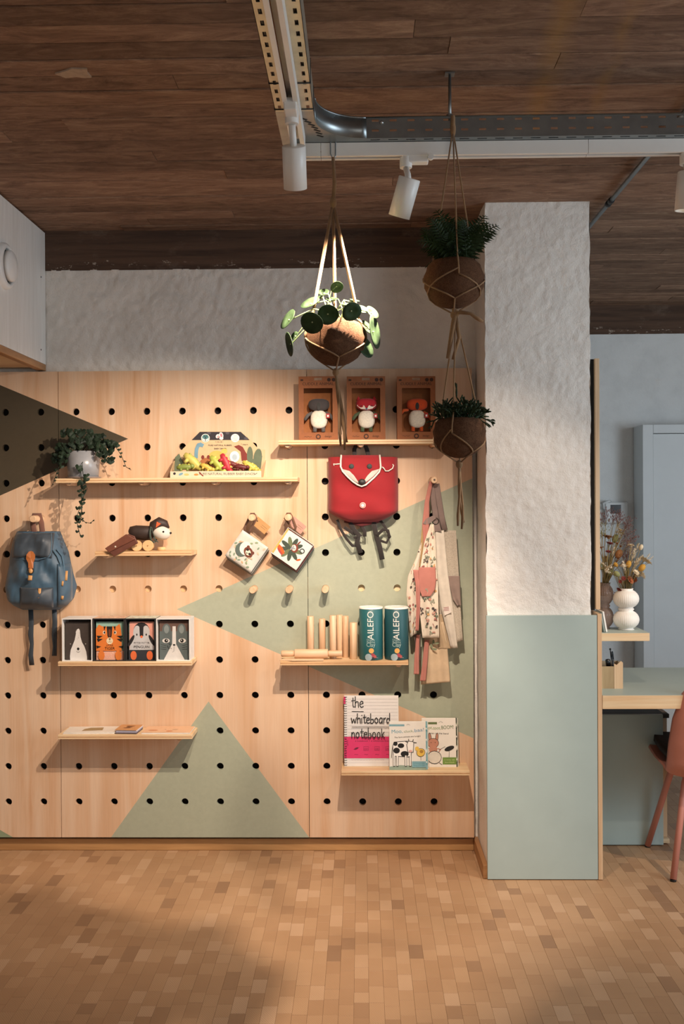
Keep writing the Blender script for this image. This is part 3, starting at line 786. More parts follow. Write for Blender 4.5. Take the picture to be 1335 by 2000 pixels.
# floating shelf with vases
sy = 3.985; s0 = U(1268, 1236, sy); shz = s0.z
sb = UZ(1246, 1225, shz).y; sl = U(1268, 1252, sy).z
t1 = thing('desk_shelf', 'thick plywood shelf above the desk holding the ribbed vases', 'shelf', (1.0, sy, shz))
MB().box(.9315, s0.x, sy, sb, sl, shz-.001).build('shelf_board', M_PLYX, t1, .0008, 1)
MB().box(.9318, s0.x-.0003, sy+.0004, sb-.0003, shz-.001, shz).build('laminate_top', pm('#a9b3a9', .45, .03, 8), t1)
# white vase of two ribbed balls
vy = sy+.105; vc = U(1222, 1227, vy); r1 = .5*(U(1247, 1195, vy).x-U(1197, 1195, vy).x)
def vase_prof(r, ht, neck):
    P = [(r*.55, 0), (r*.62, .002)]
    for k in range(1, 12): a = -PI/2+PI*k/12; P.append((r*math.cos(a)*.98+r*.02, ht*.25+ht*.25*math.sin(a)*.98))
    P.append((r*.62, ht*.5))
    for k in range(1, 11): a = -PI/2+PI*k/12; P.append((r*.97*math.cos(a)+r*.02, ht*.75+ht*.25*math.sin(a)*.98))
    P += [(neck, ht), (neck-.003, ht), (neck-.004, ht*.8), (neck*.5, ht*.72)]
    P = [q for q in P if q[0] > r*.35]
    return P
vh = U(1222, 1149, vy).z-shz
t1 = thing('bubble_vase', 'matt white ribbed vase of two stacked balls on the desk shelf', 'vase', (vc.x, vy, shz))
MB().lathe(vase_prof(r1, vh, r1*.55), (vc.x, vy, shz), 120, 0, None, .018, 40).build('ribbed_body', pm('#ebe4da', .55, .02), t1)
MB().lathe([(r1*.5, vh*.93), (0, vh*.93)], (vc.x, vy, shz), 24, caps=False).build('dark_mouth_disc', pm('#2c2620', .9), t1)  # dark disc stands in for the shade inside the vase mouth
gy = sb-.042; gc = U(1180, 1215, gy)
gm = NT('smoked_ribbed_glass'); gm.col(lin('#b39a8c')); gm.rough(.08); gm.b.inputs['Transmission Weight'].default_value = .75; gm.b.inputs['IOR'].default_value = 1.3
t1 = thing('smoked_glass_vase', 'smoky ribbed glass vase behind the white ball vase', 'vase', (gc.x, gy, shz))
gr = .036; gh = U(1187, 1138, gy).z-shz
MB().lathe(vase_prof(gr, gh, gr*.72), (gc.x, gy, shz), 96, 0, None, .03, 24).build('ribbed_body', gm.m, t1)
# dried flowers
rd = random.Random(21)
def bouquet(label, base, spots, group=None):
    t = thing('dried_bouquet', label, 'dried flowers', base)
    cols = {'c': '#dcc9a8', 'w': '#e8dcc6', 'o': '#b5663c', 'r': '#7d3228', 'y': '#c9963c', 'b': '#9c6a3f', 'g': '#8b8a58', 'p': '#7d5b56'}
    B = Vector(base)
    spots = list(spots)+[(a_+rd.uniform(-9, 9), b_+rd.uniform(-8, 9), k_, c_, z_*.8) for a_, b_, k_, c_, z_ in spots if k_ != 'ball']
    for (px, py, kind, c, sz) in spots:
        yy = B.y+rd.uniform(-.04, .035); p = U(px, py, yy); mid = (B+p)/2+Vector((rd.uniform(-.006, .006), 0, .012))
        MB().tube([B+Vector((rd.uniform(-.01, .01), rd.uniform(-.01, .01), -.03)), mid, p], [.0016, .0013, .001], 5).build('stem', pm('#8f7d52', .8, .1), t)
        m = pm(cols[c], .85, .18, 120, .5, 500); mb = MB(); d = (p-mid).normalized(); R = d.to_track_quat('Z', 'Y').to_matrix()
        s_ = sz*(1.1 if c in 'or' else 1.6)
        if kind == 'ball':
            mb.ball(p, (s_*.7, s_*.7, s_), 10, 7, 0, R)
        elif kind == 'straw':   # strawflower: rings of papery petals
            for ring, (nn, rr, up) in enumerate(((9, 1.0, .15), (8, .75, .45), (6, .45, .8))):
                for k in range(nn):
                    a = 2*PI*k/nn+ring*.4; e = Vector((math.cos(a), math.sin(a), up)); sd = Vector((-math.sin(a), math.cos(a), 0))*.28
                    mb.add([p+R @ v_ for v_ in (e*.15*s_*rr, (e*.6*rr+sd)*s_, e*s_*rr*1.1, (e*.6*rr-sd)*s_)], [(0, 1, 2, 3)])
            mb.ball(p, s_*.3, 8, 6, 0, R)
        elif kind == 'plume':   # feathery seed head of many short bristles
            for k in range(46):
                h = rd.uniform(-1.0, 1.2); a = rd.uniform(0, 6.28); wd_ = .5*(1.2-abs(h)*.6)
                q = p+R @ Vector((0, 0, h*s_)); e = q+R @ Vector((math.cos(a)*wd_*s_, math.sin(a)*wd_*s_, .55*s_)); sd = R @ Vector((-math.sin(a), math.cos(a), 0))*s_*.07
                mb.add([q, (q+e)/2+sd, e, (q+e)/2-sd], [(0, 1, 2, 3)])
        else:                   # airy grass panicle
            for k in range(26):
                a = rd.uniform(0, 6.28); h = rd.uniform(-1.5, 1.6); rr = rd.uniform(.2, .9)
                q = p+R @ Vector((0, 0, h*s_*.6)); e = q+R @ Vector((math.cos(a)*rr*s_, math.sin(a)*rr*s_, s_*.7)); mb.tube([q, e], .0004, 3); mb.ball(e, (.0015, .0015, .0034), 5, 4, 0, R)
        mb.build('bloom', m, t)
    return t
vb = (vc.x, vy, shz+vh)
bouquet('cream and orange dried flowers standing in the white ball vase', vb, [
    (1192, 1108, 'straw', 'w', .014), (1186, 1117, 'plume', 'w', .013), (1181, 1105, 'plume', 'c', .012), (1213, 1105, 'straw', 'w', .013), (1219, 1112, 'plume', 'w', .014),
    (1240, 1078, 'plume', 'c', .015), (1234, 1092, 'plume', 'w', .016), (1238, 1105, 'plume', 'w', .015), (1232, 1066, 'straw', 'c', .010), (1251, 1069, 'ball', 'c', .008),
    (1257, 1094, 'straw', 'c', .015), (1262, 1090, 'plume', 'w', .010), (1227, 1102, 'ball', 'y', .010), (1253, 1109, 'ball', 'y', .011), (1253, 1123, 'straw', 'w', .014),
    (1241, 1124, 'straw', 'c', .012), (1223, 1117, 'ball', 'g', .011), (1204, 1121, 'ball', 'g', .010), (1230, 1133, 'straw', 'o', .017), (1217, 1130, 'straw', 'r', .010), (1209, 1151, 'straw', 'r', .012),
    (1238, 1134, 'straw', 'o', .010), (1246, 1098, 'plume', 'c', .014), (1202, 1103, 'ball', 'y', .007), (1222, 1096, 'plume', 'p', .012)])
bouquet('taller brown and rust dried flowers in the smoky glass vase', (gc.x, gy, shz+gh), [
    (1188, 1050, 'straw', 'b', .014), (1191, 1062, 'straw', 'r', .014), (1187, 1078, 'straw', 'r', .012), (1174, 1070, 'straw', 'o', .012), (1205, 1035, 'plume', 'c', .014),
    (1212, 1042, 'straw', 'c', .012), (1201, 1052, 'ball', 'g', .012), (1211, 1067, 'straw', 'o', .011), (1208, 1082, 'ball', 'b', .013), (1197, 1087, 'plume', 'c', .013), (1182, 1092, 'ball', 'b', .009),
    (1195, 1020, 'grass', 'p', .020), (1183, 1015, 'grass', 'p', .020), (1207, 1014, 'grass', 'p', .018), (1221, 1030, 'grass', 'p', .020), (1222, 1050, 'grass', 'p', .022), (1226, 1062, 'grass', 'p', .020),
    (1176, 1040, 'grass', 'g', .022), (1216, 1080, 'grass', 'p', .022), (1206, 1093, 'plume', 'b', .012), (1178, 1112, 'plume', 'g', .014), (1190, 1120, 'plume', 'g', .014), (1200, 1072, 'plume', 'w', .010)])
# small frame leaning at the end of the shelf
t1 = thing('photo_frame', 'slim white photo frame leaning beside the glass vase', 'picture frame', (.95, sy+.06, shz))
q0 = U(1186, 1229, sy+.02).x
mb = MB(); mb.M = Matrix.Translation((q0, 0, shz)) @ Matrix.Rotation(-.17, 4, 'Y'); mb.box(-.007, 0, sy+.02, sy+.13, 0.002, .085); mb.build('frame', WHITE, t1, .001, 1)
mb = MB(); mb.M = Matrix.Translation((q0, 0, shz)) @ Matrix.Rotation(-.17, 4, 'Y'); mb.box(-.014, -.0085, sy+.022, sy+.128, .004, .080); mb.build('backing', pm('#8d9690', .7), t1)
# wooden pen holder and pens on the desk
hy = f0.y+.20; ha = UZ(1177, 1347, DZ); hb = UZ(1216, 1345, DZ)
hy = hb.y; hx1 = hb.x; hx0 = hx1-.078; hzt = U(1210, 1296, hy).z
t1 = thing('pen_holder', 'pale wooden pen holder standing on the green desk', 'pen holder', ((hx0+hx1)/2, hy, DZ))
w = .006; hd = .075
xm = U(1199, 1345, hy).x
mb = MB(); mb.prism([(xm, DZ), (hx1, DZ), (hx1, hzt+.004), (hx1-.008, hzt+.010), (xm+.01, hzt-.006), (xm, hzt)], hy, hy+w); mb.build('front_wall', M_PLYZ, t1)
mb = MB(); mb.box(xm-.075, xm-.0005, hy+.001, hy+w, DZ, hzt-.012); mb.build('front_wall', wood('darker_oak_box', '#b39a74', '#957b57', 'z'), t1)  # left half of the front, in a darker wood
MB().box(hx1-w, hx1, hy+w, hy+hd, DZ, hzt).build('side_wall', M_PLYZ, t1); MB().box(xm-.075, xm-.075+w, hy+w, hy+hd, DZ, hzt-.012).build('side_wall', M_PLYZ, t1)
MB().box(xm-.075, hx1, hy+hd-w, hy+hd, DZ, hzt).build('back_wall', M_PLYZ, t1)
MB().box(xm-.069, hx1-w, hy+w, hy+hd-w, DZ, DZ+.006).build('bottom', M_PLYZ, t1)
for (ax_, ay_, bx_, by_, r_, c_, lb) in ((1190, 1320, 1186, 1287, .009, '#17171a', 'thick black marker leaning left in the wooden pen holder'), (1197, 1320, 1191, 1268, .0022, '#1d1d20', 'thin dark pin-headed pen standing tallest in the pen holder'),
                                     (1199, 1320, 1195, 1272, .0035, '#23282e', 'dark slim pen upright in the middle of the pen holder'), (1203, 1320, 1194, 1281, .0034, '#4a5866', 'grey blue pen beside the slim dark pen'), (1205, 1325, 1211, 1297, .005, '#241b18', 'short black pen at the right of the pen holder')):
    p0, p1 = U(ax_, ay_, hy+.032), U(bx_, by_, hy+.036)
    p0 = p1+(p0-p1).normalized()*min(.11, (p1.z-DZ-.012)/max(.2, abs((p0-p1).normalized().z)))
    t2 = thing('pen', lb, 'pen', p0, 'pens in the wooden holder'); dv = (p1-p0)
    MB().tube([p0, p0+dv*.72], r_, 10).build('barrel', pm(c_, .4, .05), t2)
    MB().tube([p0+dv*.72, p0+dv*.97, p1], [r_*1.12, r_*1.12, r_*.6], 10).build('cap', pm(c_, .3, .05), t2)
    if r_ < .0023: MB().ball(p1, .0042, 10, 8).build('ball_top', BLACK, t2)

# pink shell chair
t1 = thing('shell_chair', 'dusty pink shell chair with round tube legs at the desk', 'chair', (1.44, 4.06, 0))
CXc = 1.455; M_PINK = pm('#c98472', .5, .03, 15, .06, 500, name='pink_shell')
SHP = [(4.36, .440, .20, 0, 0), (4.26, .425, .235, .01, 0), (4.12, .410, .25, .02, 0), (4.0, .395, .25, .03, .02), (3.92, .385, .25, .03, .05), (3.86, .425, .25, .02, .09), (3.835, .52, .247, 0, .10), (3.822, .62, .235, 0, .10), (3.816, .72, .205, 0, .085), (3.815, .79, .15, 0, .06), (3.818, .82, .07, 0, .02)]
def shell(u, v):
    f = v*(len(SHP)-1); i = min(int(f), len(SHP)-2); k = f-i; k = k*k*(3-2*k)*.5+k*.5
    y, z, hw, lf, fw = (SHP[i][q]+(SHP[i+1][q]-SHP[i][q])*k for q in range(5)); a = (2*u-1)*PI*.5; w = 1-math.cos(a)
    return (CXc+hw*math.sin(a), y+fw*w, z+lf*w)
mb = MB(); mb.grid(lambda u, v: shell(1-u, v), 24, 40, 0, True, .010); mb.build('shell', M_PINK, t1)
mb = MB(); mb.grid(lambda u, v: Vector(shell(.12+.76*u, .04+.33*v))+Vector((0, 0, .024)), 14, 12, 0, True, .02); mb.build('seat_pad', pm('#3a3230', .9, .1), t1)
mb = MB(); mb.lathe([(.12, .35), (.14, .365), (.14, .385)], (CXc, 4.14, 0), 20); mb.build('seat_mount', M_PINK, t1)
bl, fl = UZ(1314, 1721, 0), UZ(1264, 1654, 0)
tops = [(CXc-.16, 4.02), (CXc-.15, 4.20), (CXc+.16, 4.02), (CXc+.15, 4.20)]; feet = [(bl.x, bl.y), (fl.x, fl.y), (2*CXc-bl.x, bl.y), (2*CXc-fl.x, fl.y)]
for (ax_, ay_), (bx_, by_) in zip(tops, feet):
    lg = MB().tube([(ax_+(CXc-ax_)*.4, ay_, .372), (ax_, ay_, .366), (ax_+(bx_-ax_)*.1, ay_+(by_-ay_)*.1, .345), (bx_, by_, .006)], [.011, .0135, .0135, .0125], 14).build('leg', M_PINK, t1)
    MB().lathe([(.012, 0), (.0125, .007)], (bx_, by_, 0), 12).build('foot_glide', BLACK, lg)

# door in a projecting casing, and the thermostat, on the far wall
DYF = 5.75; dx = U(1255, 1000, DYF).x; dz = U(1290, 829, DYF).z
M_DOOR = pm('#d3d8d9', .5, .02, 10)
d1 = struct(MB().box(dx, dx+.06, DYF, FY-.008, 0, dz).build('door_1', M_DOOR, bevel=.002))
MB().box(dx+.92, dx+.98, DYF, FY-.008, 0, dz).build('door_jamb', M_DOOR, d1, .002); MB().box(dx+.0605, dx+.9195, DYF, FY-.008, dz-.05, dz).build('door_head', M_DOOR, d1, .002)
MB().box(dx+.063, dx+.917, DYF+.012, DYF+.055, .006, dz-.053).build('door_leaf', M_DOOR, d1, .002)
hd_ = MB(); hd_.tube([(dx+.85, DYF+.012, 1.0), (dx+.85, DYF-.04, 1.0), (dx+.74, DYF-.045, 1.0)], .009, 10); hd_.build('door_handle', M_STEEL, d1)
th = U(1200, 1000, FY-.012)
t1 = thing('thermostat', 'white wall thermostat with dark screen beside the door', 'thermostat', (th.x, FY-.01, th.z))
k = FY/F
MB().box(th.x-20*k, th.x+24*k, FY-.034, FY-.008, th.z-22*k, th.z+19*k).build('body', pm('#d8dcdc', .5, .02), t1, .006)
MB().box(th.x-10*k, th.x+10*k, FY-.036, FY-.0335, th.z-3*k, th.z+14*k).build('screen', pm('#16181a', .2, .05), t1)
mb = MB(); mb.tube([(th.x-22*k, FY-.03, th.z+6*k), (th.x-24*k, FY-.04, th.z+17*k), (th.x-14*k, FY-.042, th.z+21*k), (th.x-10*k, FY-.03, th.z+20*k)], .008, 8); mb.build('bracket', pm('#d8dcdc', .5, .02), t1)

# ------------------------------------------------------------------ pegs and shelves on the pegboard
PR = .0142
def hole(i, j): return Vector((HX0+PITCH*i, BY, HZ0-PITCH*j))
def peg_mesh(mb, c, L): mb.lathe([(PR-.002, L), (PR, L-.0025), (PR, -.017), (PR, -.017)], c, 20, 0, Matrix.Rotation(PI/2, 3, 'X'))
def peg(i, j, L, label):
    c = hole(i, j); mb = MB(); peg_mesh(mb, c, L)
    return tag(mb.build('wooden_peg', M_DOWY, origin=c), label, 'peg', 'free wooden pegs in the pegboard')
SD = .135; SF = BY-SD
ELAB = {}
def shelf(px0, px1, j, cols, label):
    zb = HZ0-PITCH*j-.003; zt = zb+.018; xm_ = PJ(0, SF, zt)[1]
    x0, x1 = U(px0, xm_, SF).x, U(px1, xm_, SF).x
    t = thing('peg_shelf', label, 'shelf', ((x0+x1)/2, BY, zb), 'plywood shelves on pegs')
    MB().box(x0, x1, SF, BY-.0006, zb, zt).build('shelf_board', M_PLYX, t, .0007, 1)
    MB().box(x0+.0004, x1-.0004, SF-.0004, SF+.001, zb+.0068, zb+.0102).build('veneer_line', pm('#b98a5e', .7, .15, 60), t)
    for i in cols:
        mb = MB(); peg_mesh(mb, hole(i, j), .118); mb.build('peg', M_DOWY, t)
    return zt, x0, x1
ZA, xa0, xa1 = shelf(543, 890, 1, (8, 10, 12), 'upper right plywood shelf carrying the three boxed cuddle toys')
ZB, xb0, xb1 = shelf(108, 581, 2, (2, 4, 6, 8), 'long upper left plywood shelf with ivy pot and dinosaur box')
ZCs, xc0, xc1 = shelf(185, 374, 4, (3, 5), 'short plywood shelf with the dog on wheels')
ZD, xd0, xd1 = shelf(113, 374, 7, (2, 5), 'plywood shelf with four boxed animal cloth books')
ZE, xe0, xe1 = shelf(547, 797, 7, (8, 11), 'plywood shelf with wooden rods and two clay tubes')
ZF, xf0, xf1 = shelf(113, 375, 9, (2, 5), 'lowest left plywood shelf with leaflets and notebooks')
ZG, xg0, xg1 = shelf(666, 917, 10, (10, 12), 'lowest right plywood shelf with the whiteboard notebook')
peg(7, 5, .085, 'empty wooden peg, leftmost of three in the row below the cloth books')
peg(8, 5, .085, 'empty wooden peg, middle one of three in the row below the cloth books')
peg(9, 5, .085, 'empty wooden peg on the narrow panel, rightmost of the three empty pegs')
peg(1, 3, .115, 'wooden peg from which the dark blue rucksack hangs')
peg(7, 3, .105, 'wooden peg holding the white cloth book with the raccoon')
peg(8, 3, .105, 'wooden peg holding the cloth book with the green leaves')
APEG = peg(12, 2, .12, 'wooden peg with a screw head carrying the aprons')
c = hole(12, 2)+Vector((0, -.1205, 0))
MB().lathe([(.0042, 0), (.0042, .0012)], c, 10, 0, Matrix.Rotation(PI/2, 3, 'X')).build('screw', pm('#5a4632', .5), APEG)

# ------------------------------------------------------------------ boxed cuddle toys
M_KRAFT = pm('#8a5330', .8, .08, 60, .15, 400, name='brown_kraft_card'); M_KRAFTI = pm('#9c6238', .85, .08, 60)
M_DK = pm('#3d2415', .8, .05); M_FLEECE = pm('#e9dfcd', .95, .12, 160, .9, 420, name='cream_fleece')
def cuddle(pxl, pxr, label, kind):
    Yf, Yb = 4.085, 4.150
    zb = ZA; zt = U((pxl+pxr)/2, 735, Yf).z
    x0, x1 = U(pxl, 800, Yf).x, U(pxr, 800, Yf).x; w = x1-x0; h = zt-zb; cx = (x0+x1)/2
    t = thing('toy_box', label, 'toy box', (cx, (Yf+Yb)/2, zb), 'boxed cuddle animals')
    wl, wr, wb, wt = x0+.13*w, x1-.13*w, zb+.125*h, zb+.815*h
    mb = MB(); c = .0018
    for a, b, c0, d in ((x0, wl, zb, zt), (wr, x1, zb, zt), (wl, wr, zb, wb), (wl, wr, wt, zt-.062*h), (wl, cx-.016, zt-.062*h, zt), (cx+.016, wr, zt-.062*h, zt), (cx-.016, cx+.016, zt-.022*h, zt)): mb.box(a, b, Yf, Yf+c, c0, d)
    mb.build('front_card', M_KRAFT, t)
    mb = MB(); mb.box(x0, x0+c, Yf+c, Yb, zb, zt-.07*h); mb.box(x1-c, x1, Yf+c, Yb, zb, zt-.07*h); mb.box(x0, x1, Yb-c, Yb, zb, zt-.07*h); mb.box(x0+c, x1-c, Yf+c, Yb-c, zb, zb+c); mb.box(x0+c, x1-c, Yf+c, Yb-c, zt-.07*h-c, zt-.07*h)
    mb.build('carton', M_KRAFTI, t)
    pr = Print(face((cx, Yf, zb)))
    pr.text('CUDDLE ANIMAL', 0, h*.862, .0165, M_DK, 0, 1.0)
    for u in (.28, .40): pr.ell(u*w, h*.945, .0075, .0075, M_DK)
    pr.poly([(-.45*w, h*.955), (-.45*w, h*.93), (-.38*w, h*.93), (-.38*w, h*.955)], M_DK)
    pr.ell(0, h*.058, .0105, .0105, M_DK); pr.ell(0, h*.058, .0055, .0055, M_KRAFT)
    pr.text('design', .25*w, h*.048, .0115, M_DK); pr.line([(-.36*w, h*.058), (-.33*w, h*.066), (-.30*w, h*.052), (-.26*w, h*.066), (-.22*w, h*.054), (-.17*w, h*.064)], .0012, M_DK)
    pr.build('print', t)
    # the toy inside
    ty = (Yf+Yb)/2-.004
    head, limb = {'koala': ('#413b3a', '#5e5a58'), 'fox': ('#b3202a', '#4c5a3c'), 'owl': ('#c94a1c', '#d2581f')}[kind]
    q = thing('cuddle_animal', {'koala': 'small stuffed toy with charcoal head and cream fleece belly in the left box', 'fox': 'small stuffed fox with red head and green limbs in the middle box', 'owl': 'small stuffed toy with orange head and arms in the right box'}[kind], 'soft toy', (cx, ty, wb), 'cuddle animals inside their boxes')
    mh, ml = fabric(head), fabric(limb); S = wr-wl; dx = .04*S if kind != 'owl' else .10*S
    bx = cx+dx*.4
    MB().ball((bx, ty, wb+.47*S), (.30*S, .018, .32*S), 18, 12, 0, None, .8).build('belly', M_FLEECE, q)
    hz = wb+(.98 if kind != 'fox' else 1.0)*S
    hb = MB(); hb.ball((bx, ty-.002, hz), (.37*S, .020, .21*S), 20, 12, 0, None, .75)
    if kind == 'fox':
        for s_ in (-1, 1): hb.lathe([(.09*S, 0), (.0, .16*S)], (bx+s_*.28*S, ty, hz+.14*S), 8)
    hd = hb.build('head', mh, q)
    mb = MB()
    for s_ in (-1, 1):
        if kind == 'owl' and s_ < 0: P = [(bx-.30*S, ty, wb+.80*S), (bx-.48*S, ty-.004, wb+.78*S), (bx-.56*S, ty-.004, wb+.66*S)]
        else: P = [(bx+s_*.22*S, ty, wb+.72*S), (bx+s_*.38*S, ty-.003, wb+.62*S), (bx+s_*.50*S, ty-.004, wb+.45*S)]
        MB().tube(P, [.045*S, .06*S, .05*S], 8, 0, False, .7).build('arm', ml, q)
        MB().tube([(bx+s_*.14*S, ty, wb+.25*S), (bx+s_*.15*S, ty-.004, wb+.03*S)], [.07*S, .065*S], 8, 0, False, .8).build('leg', ml, q)
    fp = Print(lambda u, v, h_: Vector((bx+u, ty-.0222+.010*min(1, (abs(u)/(.37*S))**2)-h_, hz+v)))
    if kind == 'fox':
        for s_ in (-1, 1):
            fp.poly([(0, -.20*S), (s_*.08*S, -.06*S), (s_*.30*S, .02*S), (s_*.33*S, -.06*S), (s_*.20*S, -.17*S)][::s_], M_FLEECE)
            fp.ell(s_*.19*S, -.07*S, .022*S, .022*S, BLACK)
        fp.poly([(-.05*S, -.15*S), (0, -.22*S), (.05*S, -.15*S)], pm('#3c5a7a', .6))
    else:
        fp.ell(0, -.07*S, .065*S, .13*S, BLACK, 0)
        for s_ in (-1, 1): fp.ell(s_*.15*S, -.02*S, .02*S, .02*S, BLACK)
    fp.build('face', hd)
    MB().box(bx+.26*S, bx+.38*S, ty-.020, ty-.0185, wb+.50*S, wb+.66*S).build('sewn_label', pm('#b23a3a', .8), q)
    MB().box(bx+.29*S, bx+.35*S, ty-.0212, ty-.020, wb+.54*S, wb+.61*S).build('label_print', WHITE, q)
    # seat ledge inside the carton carries the toy
    MB().box(x0+c, x1-c, Yf+.004, Yb-c, zb+c, wb-.002).build('inner_ledge', M_KRAFTI, t)
cuddle(583, 659, 'brown card toy box on the shelf behind the hanging rope tassel, leftmost of three', 'koala')
cuddle(677, 752, 'brown card toy box with the red fox, middle of three on the shelf', 'fox')
cuddle(775, 850, 'brown card toy box half behind the lowest hanging planter', 'owl')

# ------------------------------------------------------------------ dinosaur display box
Yf, Yb = 4.082, 4.172
dx0, dx1 = U(332, 925, Yf).x, U(510, 925, Yf).x; zt0 = U(420, 920, Yf).z
t = thing('display_box', 'open cardboard counter display printed with dinosaurs on the long shelf', 'display box', ((dx0+dx1)/2, Yb, ZB))
M_CARD = pm('#cdb189', .75, .05, 40); M_CARDW = pm('#cfc0a4', .7, .04)
def bp(px, py): p = U(px, py, Yb-.004); return (p.x, p.z)
bx0, bx1 = dx0+.003, U(518, 925, Yb).x
pts = [(bx0, ZB+.001), (bx1, ZB+.001), (bx1, bp(512, 878)[1]), bp(505, 878), bp(488, 858), bp(470, 843), bp(390, 843), bp(374, 859), bp(350, 884), bp(338, 905)]
MB().prism(pts, Yb-.005, Yb-.003).build('back_card', M_CARD, t)
mb = MB(); mb.box(dx0, dx1, Yf, Yf+.002, ZB, zt0); mb.build('front_lip', M_CARDW, t)
mb = MB()
for x in (dx0, dx1-.002): mb.add([(x, Yf+.002, ZB), (x, Yb-.005, ZB), (x+(0 if x == dx0 else .012), Yb-.005, ZB+.075), (x, Yf+.002, zt0), (x+.002, Yf+.002, ZB), (x+.002, Yb-.005, ZB), (x+.002+(0 if x == dx0 else .012), Yb-.005, ZB+.075), (x+.002, Yf+.002, zt0)],
                                 [(0, 1, 2, 3), (7, 6, 5, 4), (0, 4, 5, 1), (3, 2, 6, 7), (0, 3, 7, 4), (1, 5, 6, 2)])
mb.box(dx0+.002, dx1-.002, Yf+.002, Yb-.005, ZB+.0004, ZB+.0016); mb.build('tray', M_CARD, t)
pr = Print(lambda u, v, h: (lambda p: Vector((p.x, p.y-h, p.z)))(U(u, v, Yb-.005)))
NAVY = pm('#27242b', .7, .05)
pr.poly([(374, 859.5), (487.5, 859.5), (470, 843.5), (390, 843.5)], NAVY)
for px in (408, 444, 480): pr.ell(px, 846 if px != 480 else 856, 4, 2.4, pm('#4b4850', .7))
for px in (401, 459): pr.ell(px, 855.5, 8.4, 8.2, WHITE, 0, 20)
pr.ell(401, 853.5, 6, 4.6, pm('#41767a', .7)); pr.line([(401, 862), (401, 854), (397, 850)], 1.3, NAVY); pr.line([(401, 855), (405, 850)], 1.1, NAVY); pr.ring(401, 855.5, 6.6, 6.6, .7, pm('#3e7a6d', .7))
for k, s_ in enumerate(('100%', 'Natural', 'rubber')): pr.text(s_, 459, 852.6+k*4.0, -3.4, pm('#6f8f80', .7), 0, -1)
pr.ell(425, 852, 3.6, 4.4, WHITE, .6); pr.ell(432, 850, 3.8, 6.0, WHITE, -.3); pr.ell(432, 856, 4, 3, WHITE); pr.ell(426, 853, 2.2, 3, pm('#d9a0a0', .7), .6); pr.ell(432, 850, 2.2, 4, pm('#d77d86', .7), -.3)
for k, ch in enumerate('TIKIRI'): pr.text(ch, 421+k*2.8, 864.4, -3.6, WHITE if k < 0 else NAVY, 0, -1)
pr.text('PURE NATURAL RUBBER', 429.5, 871.2, -4.2, NAVY, 0, -1); pr.text('BABY DINOS', 430, 877.6, -4.2, NAVY, 0, -1)
pr.text('1 year+', 477, 869.5, -4.6, NAVY, .08, -1)
TQ = pm('#6b93a6', .7); GRN = pm('#5f6b55', .75); RUS = pm('#7a2c22', .7)
pr.line([(383, 895), (383, 886), (384, 877), (387, 870), (391, 867.5), (397, 871)], 7, TQ); pr.ell(391, 869, 6.5, 3.6, TQ, .25)
pr.poly([(457, 872), (466, 869), (474, 873), (479, 882), (485, 891), (484, 900), (472, 900), (470, 882), (464, 877)], RUS)
pr.ell(488, 890, 6, 18, GRN, 0); pr.ell(503, 893, 8, 17, GRN, .15); pr.poly([(484, 900), (512, 890), (508, 925), (478, 925)], GRN)
pr.poly([(342, 893), (350, 886), (358, 905), (352, 925), (340, 925)], GRN); pr.ell(356, 877, 0.1, 0.1, GRN)
pr.ell(423, 893, 16, 13, pm('#cfae57', .75), 0); pr.ell(438, 881, 6, 5, pm('#dcb65d', .75)); pr.ell(405, 902, 14, 8, pm('#a5673a', .75)); pr.ell(396, 893, 3, 4, RUS); pr.ell(407, 893, 3, 4, RUS)
pr.ell(458, 892, 9.5, 11, WHITE); pr.ell(458, 893, 5, 6, pm('#a9b9c2', .7))
pr.build('back_print', t)
pr = Print(lambda u, v, h: (lambda p: Vector((p.x, p.y-h, p.z)))(U(u, v, Yf)))
pr.text('PURE NATURAL RUBBER BABY DINOS', 443, 927.6, -6.4, NAVY, 0, -1.0)
pr.ell(340.5, 925, 2.6, 2.6, NAVY); pr.ell(353, 926, 4.5, 2.2, TQ, -.4); pr.ell(364, 927, 5, 2.2, pm('#b9b06a', .7)); pr.ell(383, 927, 4.5, 2, pm('#b97e3a', .7)); pr.line([(389, 922), (392, 926), (397, 930)], 2.2, RUS)
pr.line([(496, 925), (498, 926.5), (502, 924)], 1, NAVY)
pr.build('front_print', t)
# rubber dinosaurs in the display
def dino(px, py, ang, L, c1, c2, label, yo):
    y = Yf+.018+yo; p = U(px, py, y); k = y/F; l = L*k
    R = Matrix.Rotation(-ang, 4, 'Y'); T = Matrix.Translation(p) @ R
    q = thing('rubber_dinosaur', label, 'toy', p, 'rubber dinosaurs in the display box')
    mb = MB(); mb.M = T; mb.tube([(-l*.5, 0, 0), (-l*.3, 0, .002), (0, 0, .003), (l*.3, 0, .001), (l*.48, 0, .004)], [l*.10, l*.17, l*.20, l*.17, l*.12], 12, 0, False, .8); mb.build('body', pm(c1, .5, .06), q)
    mb = MB(); mb.M = T; mb.ball((l*.5, 0, .004), (l*.17, l*.13, l*.15), 12, 8); mb.build('head', pm(c1, .5, .06), q)
    for s_ in (-.22, .2):
        mb = MB(); mb.M = T; mb.tube([(l*s_, -l*.08, -l*.05), (l*s_, -l*.10, -l*.26)], [l*.09, l*.075], 8); mb.build('leg', pm(c1, .5, .06), q)
    mb = MB(); mb.M = T
    for k_ in range(4): mb.ball((l*(-.3+.2*k_), -l*.02, l*.16), (l*.075, l*.07, l*.075), 8, 6)
    mb.build('back_plates', pm(c2, .5, .06), q)
